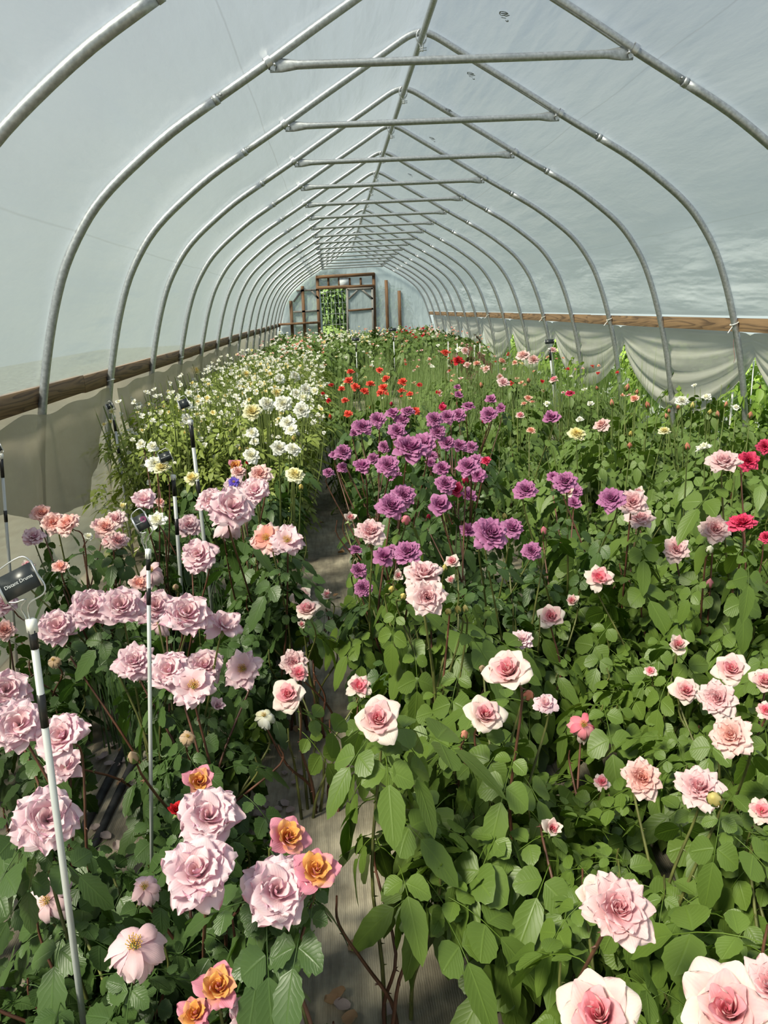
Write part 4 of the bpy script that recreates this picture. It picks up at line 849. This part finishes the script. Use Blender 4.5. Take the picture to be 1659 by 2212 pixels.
for i, (t, o) in enumerate(BUSH): o['f'] = [place_flower(k, s, x, y, w, o['z'][0], o['z'][1], DIA.get(k, .09) * (0.5 if s == 'bud' else 0.8 if s == 'teabud' else 1)) for k, s, x, y, w in fl(t.replace('SE u', 'YE u'))]
MID = [   # smaller, farther bushes
 ('CO c 757 803 22;CO c 753 822 26;CO c 738 840 22;CO l 768 836 22;CO c 745 865 20;RD c 710 865 15;RD c 697 850 13;RD c 716 832 16;CO l 752 895 24;CO u 714 903 12', (.86, 1.0), 'bright coral rose bush nearest the path'),
 ('CO c 800 829 24;CO l 787 845 22;CO c 820 800 22;CO c 833 818 24;CO l 828 838 24;CO l 822 848 22', (.86, 1.0), 'coral rose bush in the middle of the coral group'),
 ('CO c 870 825 27;CO l 868 845 22;CO l 885 852 20;CO l 897 888 24;RD l 906 832 16', (.86, 1.0), 'coral rose bush farthest right of the coral group'),
 ('PE c 1085 780 24;PK f 1130 768 32;PK f 1152 777 26;PE c 1112 783 16;YE c 1128 786 14;PP f 1087 826 28;PK c 1080 814 20;PE c 1030 785 20;PK f 1050 797 18', (.84, .98), 'rose bush with peach and blush blooms below the end of the right board'),
 ('PE c 1141 860 22;PE c 1132 872 18;PE c 1150 868 14;PP c 1124 897 24;PE u 1142 824 12;PE u 1040 835 12', (.80, .92), 'peach rose bush with a small knot of round blooms'),
 ('CO c 962 762 26;RD l 990 780 28;PK c 1010 788 20;PK f 1005 758 18;WH l 992 755 20', (.86, 1.02), 'scarlet and coral rose bush in the grassy middle'),
 ('PP l 1196 820 24;HP f 1231 850 22;WH c 1275 872 20;PP c 1216 848 10;WH l 1182 872 16;PP f 1194 756 18', (.78, .92), 'rose bush with one magenta bloom below the distant stake'),
 ('YE f 1246 938 38;WH c 1252 906 22;PK f 1300 919 38;YE u 1362 940 14;PE u 1360 965 16', (.78, .92), 'rose bush with one yellow-centred and one salmon bloom'),
 ('PE c 1370 861 26;PE u 1322 874 14;PE u 1353 841 16;PE u 1400 878 16;PE u 1290 840 10;PE u 1375 850 12', (.84, .98), 'peach rose bush with a flat peach bloom and loose buds'),
 ('YE f 1435 931 26;PE u 1465 882 12;PE u 1485 968 18;PE u 1440 902 12;PE u 1445 890 10;YE u 1495 880 14;YE u 1532 893 14;PE u 1551 898 14;PE u 1567 877 12', (.84, .98), 'cream rose bush with many small green and pink buds'),
 ('WH f 1473 866 28;WH l 1526 858 24;WH l 1500 833 14;PE c 1577 803 16;PE c 1643 835 16', (.84, .98), 'white rose bush beneath the right curtain swags'),
 ('WH l 1520 968 42;WH l 1590 880 18;PE u 1620 900 16', (.80, .95), 'cream white rose bush beside the pale pink bloom at right'),
]
for k in range(len(MID)):
    t, z, lab = MID[k]; MID[k] = ([place_flower(a, s, x, y, w, z[0], z[1], DIA.get(a, .08) * (0.5 if s == 'bud' else 1)) for a, s, x, y, w in fl(t)], z, lab)
WHITE = fl('YE f 545 890 36;WH f 577 872 30;WH f 612 872 34;WH f 652 886 32;WH f 622 915 32;WH l 630 930 28;WH l 545 935 26;WH f 603 968 32;WH f 633 971 30;YE f 637 1026 36;WH f 543 985 32;YE f 597 850 20;WH l 655 860 24;WH l 515 892 16;WH c 677 912 14;YE l 422 802 24;YE c 532 808 20;WH f 605 818 20;WH f 637 812 22;WH l 552 818 18;YE u 650 1055 14;YE u 518 972 10;WH c 601 944 12;YE u 635 950 14;WH u 645 940 12;WH l 550 955 20;YE l 415 1033 30;WH f 400 875 28;WH l 408 850 18;WH l 402 905 22;WH c 700 935 10;YE l 700 740 8;WH f 660 842 24;WH l 680 845 18;WH f 640 850 22')
WHITE = [place_flower(k, s, x, y, w * 1.18, .84, .98, .07 * (0.5 if s == 'bud' else 1)) for k, s, x, y, w in WHITE]
for o in [o for _, o in BUSH]:
    for f in o['f']: FL.append((f['px'], f['py'], f['s'] * (0.46 if f['shape'] != 'bud' else .3), f['Z']))
for fs, _, _ in MID:
    for f in fs: FL.append((f['px'], f['py'], f['s'] * .5, f['Z']))
for f in WHITE: FL.append((f['px'], f['py'], f['s'] * .5, f['Z']))
FL += STAKES
for x, y, rr in [(703, 960, 26), (700, 1000, 34), (700, 1050, 40), (705, 1100, 42), (708, 1160, 46), (715, 1220, 40), (600, 1400, 22), (610, 1600, 34), (640, 1640, 44), (660, 1700, 60), (700, 1780, 60), (770, 1880, 40), (790, 1960, 75),
                 (850, 2060, 95), (760, 2110, 80), (900, 2150, 110), (980, 2180, 90), (925, 2050, 60), (690, 2150, 40), (230, 1560, 46), (250, 1620, 46), (215, 1510, 30), (240, 1700, 40), (215, 1760, 40), (270, 1790, 40), (560, 1700, 24), (1130, 2180, 44), (1200, 2140, 30), (1190, 1630, 26), (1200, 1600, 20),
                 (1440, 1840, 46), (1390, 1120, 14), (1540, 1330, 18), (1070, 940, 16), (110, 1460, 16), (30, 1180, 30), (40, 1090, 30), (100, 1000, 60), (220, 1010, 30), (1330, 1660, 20), (1300, 1600, 20)]:
    g = at_z(x, y); FL.append((x, y, rr, pj(g)[2] + 0.05))
FA = np.array(FL)
def blocked(p, own=None):
    x, y, Z = pj(p); 
    if -0.93 < p[0] < (-0.66 if p[1] > 1.9 else -0.43) and p[2] < (0.42 if p[1] > 1.9 else 0.30): return True
    m = (Z < FA[:, 3] + 0.02) & ((x - FA[:, 0]) ** 2 + (y - FA[:, 1]) ** 2 < (FA[:, 2] + 0.012 * F_PX / Z) ** 2); return bool(m.any())

def nearby(kind): return kind
for i, (t, o) in enumerate(BUSH):
    P = np.array([f['p'] for f in o['f']]); b = o.get('b', P.mean(0)[:2])
    sname = 'rose_bush'
    root = build_bush(sname, b, o['rad'], o['h'], o['f'], o['ls'], o['n'], o['lab'], None, 'rose bush', o.get('c', 4), i, red=0.6 if o['ls'] == 'L' else 0.25, lsize=.05)
# leafy bushes without blooms of their own
for i, (x, y, rad, h, ls, n, lab) in enumerate([
    (-0.27, 1.30, .25, .50, 'R', 85, 'leafy rose bush without blooms below the two largest pink roses'),
    (0.12, 1.10, .24, .56, 'R', 85, 'bloomless rose bush filling the lower right with very large leaves'), (0.52, 1.42, .26, .50, 'R', 75, 'bloomless rose bush at the lower right edge'),
    (0.10, 2.85, .28, .50, 'R', 100, 'bloomless rose bush behind the cane with thorns'), (0.75, 2.15, .26, .55, 'R', 100, 'bloomless rose bush at the right edge beside the pink cluster'),
    (0.98, 2.75, .30, .62, 'R', 120, 'large-leaved rose bush at the right edge below the hot pink blooms'), (-0.28, 2.15, .22, .44, 'R', 80, 'bloomless rose bush in the shade behind the budding one'),
    (-1.42, 1.05, .24, .40, 'L', 70, 'dark-leaved rose bush in the bottom left corner'), (-0.95, 1.55, .20, .30, 'L', 90, 'low dark-leaved rose bush between the mauve blooms'),
    (-1.25, 1.45, .20, .30, 'L', 40, 'low dark-leaved rose bush under the big mauve bloom by the stake'), (-1.75, 2.4, .24, .42, 'L', 70, 'dark-leaved rose bush between stake and curtain'),
    (-0.98, 3.3, .22, .66, 'D', 120, 'dark-leaved rose bush at the left edge of the path before the white roses'), (-1.05, 3.9, .26, .72, 'D', 150, 'dark-leaved rose bush under the white roses, beside the path'),
    (-1.55, 3.9, .30, .68, 'D', 150, 'dark-leaved rose bush under the white roses, middle of the bed'), (-1.15, 4.6, .28, .74, 'D', 140, 'dark-leaved bush behind the first white roses'), (-1.7, 4.6, .28, .74, 'D', 110, 'dark-leaved bush behind the first white roses, curtain side'),
    (0.75, 3.4, .34, .66, 'M', 150, 'leafy bush in the right bed, first from the camera'), (1.25, 3.7, .36, .72, 'M', 160, 'leafy bush in the right bed left of the pale bloom'), (1.7, 3.4, .34, .72, 'M', 140, 'leafy bush in the right bed under the hot pink blooms'),
    (0.95, 4.3, .36, .70, 'M', 160, 'leafy bush in the right bed in front of the yellow-centred bloom'), (1.45, 4.5, .36, .74, 'M', 160, 'leafy bush in the right bed behind the salmon bloom'), (1.95, 4.3, .32, .74, 'M', 130, 'leafy bush beside the nearest right arch foot'),
    (0.45, 4.9, .30, .68, 'M', 120, 'leafy bush right of the purple roses'), (1.15, 5.4, .38, .74, 'M', 150, 'leafy bush in the right bed below the peach buds'), (1.7, 5.5, .38, .76, 'M', 150, 'leafy bush in the right bed nearest the curtain'),
    (1.3, 2.9, .28, .66, 'M', 110, 'leafy bush cut by the right edge'), (0.55, 5.7, .34, .70, 'M', 130, 'leafy bush behind the farthest purple roses'), (0.05, 5.1, .32, .66, 'M', 120, 'leafy bush between purple and coral roses'), (-0.4, 5.0, .32, .66, 'M', 90, 'leafy bush between path and purple roses')]):
    build_bush('leafy_bush' if ls in 'MD' else 'rose_bush', (x, y), rad, h, [], ls, n, lab, None, 'bush', 5, 60 + i, red=0.5 if ls in 'LD' else .2, thorn=y < 2.5)
# the tall cane with the leaning stem at right, and a bronze-leaved shoot far back
build_bush('rose_bush', (0.95, 9.2), .30, 1.30, [], 'B', 60, 'tall bronze-leaved rose shoot rising in front of the right board', None, 'bush', 6, 99, thorn=False)

# mid bushes with joined foliage
for i, (fs, z, lab) in enumerate(MID):
    P = np.array([f['p'] for f in fs]).mean(0)
    stuff_bush('rose_bush', P[:2], .42, .84, LOW, L_MID, 240, fs, lab, seed=i, nst=14)
# white flower bed
ys_w = [4.9, 5.5, 6.1, 6.8, 7.5, 8.2, 9.0, 9.9]; spots = [(x, y) for y in ys_w for x in (-1.78, -1.20)]
own = {s_: [] for s_ in spots}
for f in WHITE:
    k = min(spots, key=lambda s_: (s_[0] - f['p'][0]) ** 2 + (s_[1] - f['p'][1]) ** 2); own[k].append(f)
def tiny(x, y, rad, n, kinds, z0, z1, seed, D=(.022, .040)):
    r = np.random.default_rng(seed); out = []
    for _ in range(n * 3):
        if len(out) >= n: break
        a = r.uniform(0, 6.28); q = rad * math.sqrt(r.random()); p = np.array([x + q * math.cos(a), y + q * math.sin(a), r.uniform(z0, z1) - .25 * (q / rad) ** 2 * (z1 - .5)])
        d = r.uniform(*D); px, py, Z = pj(p)
        if blocked(p): continue
        out.append(dict(kind=kinds[r.integers(len(kinds))], shape='tiny', p=p, Z=Z, s=min(29, d * F_PX / Z), px=px, py=py, D=d))
    return out
for i, s_ in enumerate(spots):
    side = 'curtain side' if s_[0] < -1.5 else 'path side'
    stuff_bush('white_flower_clump', s_, .46, 1.02, SMALL, L_WHITE, 900, own[s_] + tiny(*s_, .46, 85, ['WH', 'WH', 'WH', 'WH', 'YE'], .74, 1.12, 40 + i, (.030, .058)), 'clump of tall thin-stemmed white flowers, %s, %s row of the bed from the front' % (side, ORD[i // 2]), 'white flower clumps', 'flowers', 20 + i, 60, True, sc=(1.0, 1.6), tilt=.55)
FAR = [compound(260 + i, False, False, 0.055, 0.42).arrays() for i in range(3)]
def thin_blade(h, w, bend, seed):
    r = random.Random(seed); rows = []
    for k in range(5):
        t = k / 4; y = bend * t * t; rows.append([(-w * (1 - t * .9), y, h * t), (w * (1 - t * .9), y + .001, h * t)])
    mb = MB(); mb.grid(np.array(rows)); return mb.arrays()
BLADES = [thin_blade(h, .0035, b, i) for i, (h, b) in enumerate([(.9, .10), (.75, .22), (.6, .2), (1.0, .06), (.5, .28)])]
def grass(name, x, y, rad, n, sc, label, mat=L_GRASS, cat='weeds', seed=0, group=None, w=1.0, flowers=()):
    r = np.random.default_rng(seed + 900); root = empty(name, (x, y, 0), label, cat, group); mats = []
    for _ in range(n):
        a = r.uniform(0, 6.28); q = rad * math.sqrt(r.random()); p = np.array([q * math.cos(a), q * math.sin(a), 0]); s = sc * r.uniform(.7, 1.15)
        if blocked(p + (x, y, s * .7)): continue
        b = r.uniform(0, 6.28); M = np.eye(4); c, sn = math.cos(b) * s, math.sin(b) * s; M[:3, :3] = np.array([[c * w, -sn, 0], [sn * w, c, 0], [0, 0, s]]); M[:3, 3] = p; mats.append((int(r.integers(5)), M))
    if mats:
        V, Fc, UV = scatter(BLADES, mats); put('blades', make_mesh('blades', V, Fc, mat, True, None, UV), root, kind='stuff')
    for f in flowers: add_bloom(f, root, .4)
    return root
k = 0
for y in (6.6, 7.5, 8.5, 9.6, 10.8, 12.0):
    for x in (-0.25, 0.4, 1.05, 1.7):
        if y > 11 and x > 1.5: pass
        grass('grassy_weeds', x + .1 * math.sin(k), y, .48, 420, .98, 'tall fine green weeds filling the middle of the beds', seed=k, group='tall fine weeds', flowers=tiny(x, y, .4, 5, ['PE', 'WH', 'PK', 'RD'] if x > .2 else ['WH', 'CO', 'YE'], .7, .95, 300 + k, (.04, .07))); k += 1
for i, y in enumerate((10.8, 12.0, 13.3, 14.6, 16.0, 17.5, 19.0, 20.6)):
    for j, x in enumerate((-1.75, -1.15, -0.45, 0.25, 0.95, 1.65)):
        if y < 12.5 and j >= 2: continue
        kinds = [['WH', 'WH', 'PK'], ['WH', 'WH', 'PE'], ['WH', 'YE', 'WH'], ['WH', 'YE', 'PE'], ['WH', 'PE', 'RD'], ['PE', 'WH', 'PK']][j]
        stuff_bush('distant_rose_bush', (x + .12 * math.sin(3.1 * i + j), y), .50, 1.0 + .08 * math.sin(i * 2.3 + j), FAR, L_MID, 300, tiny(x, y, .46, 18 if j < 3 else 13, kinds, .85, 1.12, 500 + i * 6 + j, (.05, .085)),
                   'distant rose bush in small bloom in the %s column from the left, %s row back' % (ORD[j], ORD[i]), 'distant rose bushes', 'rose bush', 300 + i * 6 + j, 20, sc=(1.0, 1.6))
grass('grass_tuft', -1.45, 2.55, .17, 240, .42, 'dark strappy grass tuft under the left mauve roses', L_DARKG, 'weeds', 77, w=2.6)
grass('grass_tuft', -1.35, 3.2, .16, 120, .5, 'dark strappy grass tuft behind the middle stake', L_DARKG, 'weeds', 78, w=2.2)
grass('grass_tuft', 0.85, 3.9, .3, 160, .25, 'pale short grass on bare ground in the right beds', L_GRASS, 'weeds', 79, w=1.6)

# ------------------------------------------------------------------ outside: vines against the right side, trees behind the end wall
for i, (x, y, rad, h, n) in enumerate([(2.75, 4.2, .45, 1.25, 420), (2.7, 5.3, .42, 1.2, 420), (2.7, 6.4, .42, 1.1, 380), (2.7, 7.6, .45, 1.2, 380), (2.7, 9.0, .5, 1.1, 380), (2.75, 10.5, .5, 1.1, 340), (2.75, 12.3, .5, 1.1, 340), (2.75, 14.5, .5, 1.1, 300)]):
    stuff_bush('vine_shrub', (x, y), rad, h, LOW if i < 4 else FAR, L_LIME, n, [], 'bright lime-green vine outside the right curtain, %s from the camera' % ORD[i], 'vines outside the curtain', 'shrub', 700 + i, 8, sc=(0.7, 1.2))
for i, (x, y, rad, h, n) in enumerate([(-1.0, 24.3, .8, 1.15, 500), (0.5, 24.4, .6, 1.0, 400)]):
    stuff_bush('hedge_bush', (x, y), rad, h, FAR, L_MID, n, [], ['bright green bush outside the doorway, left', 'bright green bush outside the doorway, right'][i], None, 'bush', 720 + i, 10, sc=(2, 3.4))
TREET = [(v * 1.0, f, p, u) for v, f, p, u in FAR]
for i, (x, y, rad, h, n) in enumerate([(-0.9, 26.6, 1.15, 3.0, 5000), (1.3, 27.5, .9, 2.3, 2000)]):
    r = np.random.default_rng(800 + i); root = empty('tree', (x, y, 0), ['dark tree behind the open doorway', 'dark tree right of the doorway tree', 'dark tree left of the doorway tree', 'dark tree farthest right behind the tunnel'][i], 'tree', 'trees behind the tunnel'); mats = []
    for _ in range(n):
        d = r.normal(0, 1, 3); d /= np.linalg.norm(d); q = r.random() ** .35; p = np.array([d[0] * rad * q, d[1] * rad * q, h * .52 + d[2] * h * .46 * q]); mats.append((int(r.integers(3)), mat_np(p, d + r.normal(0, .5, 3), np.array([0.1, 0, 1.0]), r.uniform(0.8, 1.7))))
    V, Fc, UV = scatter(TREET, mats); put('crown', make_mesh('crown', V, Fc, L_TREE, True, None, UV), root, kind='stuff')
    mb = MB(); mb.tube(np.array([(0, 0, 0), (.1, 0, h * .3), (0, 0.1, h * .7)]), np.array([.12, .09, .04]), 8); put('trunk', mb.mesh('trunk', simple('bark', (.09, .07, .05), .9)), root)

# ------------------------------------------------------------------ fallen petals and leaves
def petal_flat(seed, w=.55):
    r = random.Random(seed); nv, nu = 6, 6; G = np.zeros((nv, nu, 3)); P = np.zeros((nv, nu, 3)); cu = r.uniform(.15, .45)
    for i in range(nv):
        v = i / (nv - 1); ww = w * (0.18 + .9 * v ** .6) * math.sqrt(max(.02, 1 - v ** 4 * .9))
        for j in range(nu):
            u = -1 + 2 * j / (nu - 1); G[i, j] = (u * ww, v - .5 - .1 * u * u * v, cu * (u * u * .5 + (v - .5) ** 2) + .05 * math.sin(4 * u + 5 * v + seed)); P[i, j] = (.5, v, u)
    return G, P
FPM = []
for i in range(5):
    mb = MB(); G, P = petal_flat(i); mb.grid(G, P); FPM.append(mb.mesh('fallen_petal', PM['FA' if i < 4 else 'DR']))
def petals(pts, label, group, sz=.034):
    for q_, (x, y) in enumerate(sorted(pts)):
        g = at_z(x, y, 0.016); k = int(rng.integers(0, 5)); sc = sz * rng.uniform(.8, 1.15)
        R3 = Matrix.Rotation(rng.uniform(0, 6.28), 3, 'Z') @ Matrix.Rotation(rng.normal(0, .25), 3, 'X')
        put('fallen_petal', FPM[k], None, trs(g, R3, sc), '%s, %s from the left' % (label, ORD[q_]), 'petal', group)
petals([(768, 2042), (730, 2150), (738, 2172), (757, 2200), (842, 2183), (650, 2198), (715, 2160), (655, 2020)], 'pale petal fallen on the path near the bottom edge', 'petals on the path at the bottom', .040)
petals([(240, 1612), (262, 1620), (225, 1632), (255, 1640), (270, 1642), (235, 1650), (215, 1640), (283, 1628), (298, 1530), (245, 1563), (272, 1578), (250, 1655), (230, 1575), (265, 1560)], 'pale petal in the drift beside the left drip hose', 'petals beside the left drip hose', .036)
petals([(205, 1788), (228, 1806), (285, 1777), (282, 1735), (275, 1812), (255, 1830), (292, 1700), (330, 1790), (245, 1885), (260, 1690)], 'pale petal lying on the cloth left of the ruffled blooms', 'petals left of the ruffled blooms')
petals([(615, 1672), (652, 1672), (640, 1690), (622, 1562), (640, 1575), (663, 1395), (655, 1415), (590, 1480), (600, 1520)], 'pale petal on the path between the two beds', 'petals on the middle path')
petals([(575, 1740), (600, 1748), (628, 1752), (560, 1760), (615, 1735)], 'shrivelled brown petal heaped at the path edge', 'shrivelled petals')
petals([(1390, 1710), (1300, 1720), (1450, 1260), (1470, 1300), (90, 1650), (75, 1700), (60, 1640), (1270, 2060), (590, 1420)], 'pale petal on the ground among the rose bushes', 'petals among the bushes')
def dryleaf(seed):
    G, UV = leaflet(7, 5, 1.0, .4, .5, -.2, .05, seed); mb = MB(); G = G.copy(); G[:, :, 2] += .12 * np.sin(G[:, :, 0] * 9 + seed) + .05; mb.grid(G); return mb.mesh('dry_leaf', BROWNLEAF)
DL = [dryleaf(i) for i in range(3)]
for q_, (x, y) in enumerate(sorted([(1070, 2190), (1150, 2175), (745, 1345), (690, 1260), (730, 1195), (720, 1290), (700, 1130), (1185, 2100), (1400, 1725), (590, 1665), (800, 1690), (1290, 1690), (230, 1480)])):
    put('dry_leaf', DL[int(rng.integers(3))], None, trs(at_z(x, y, .016), Matrix.Rotation(rng.uniform(0, 6.28), 3, 'Z'), rng.uniform(.03, .05)), 'curled dry brown leaf on the ground cloth, %s from the left' % ORD[q_], 'leaf', 'dry leaves on the ground cloth')
# strings and the small white rods by the right arches
mb = MB(); a = at_x(1587, 760, 2.33); mb.tube(np.array([(a[0], a[1], 0.0), (a[0], a[1] - .02, a[2])]), 0.008, 6); put('white_rod', mb.mesh('white_rod', TIE), label='short white rod outside the nearest right arch', cat='rod')
mb = MB(); a = at_x(1627, 780, 2.33); mb.tube(np.array([(a[0], a[1], 0.0), (a[0], a[1] - .01, a[2])]), 0.004, 6); put('white_rod', mb.mesh('white_rod', TIE), label='thin white rod right of the nearest right arch foot', cat='rod')
mb = MB(); a = at_x(1586, 722, 2.19); mb.tube(smooth_poly(np.array([a, a + (0, 0, -.08), a + (0, -.03, -.16), a + (0, -.02, -.20)]), 4), 0.0012, 4); put('red_string', mb.mesh('red_string', simple('red_string', (.35, .08, .06), .7)), label='thin red string hanging from the right board', cat='string')

for i, (px, py) in enumerate([(965, 738), (985, 742), (1008, 748), (1022, 745), (1034, 742)]):
    g = at_y(px, py, 11.2 + .3 * i); mb = MB(); mb.tube(np.array([(g[0], g[1], 0.0), (g[0] + .02, g[1], g[2])]), 0.008, 6)
    put('white_rod', mb.mesh('white_rod', TIE), label='slender white rod in the weeds by the bronze shoot, %s from the left' % ORD[i], cat='rod', group='white rods in the weeds')
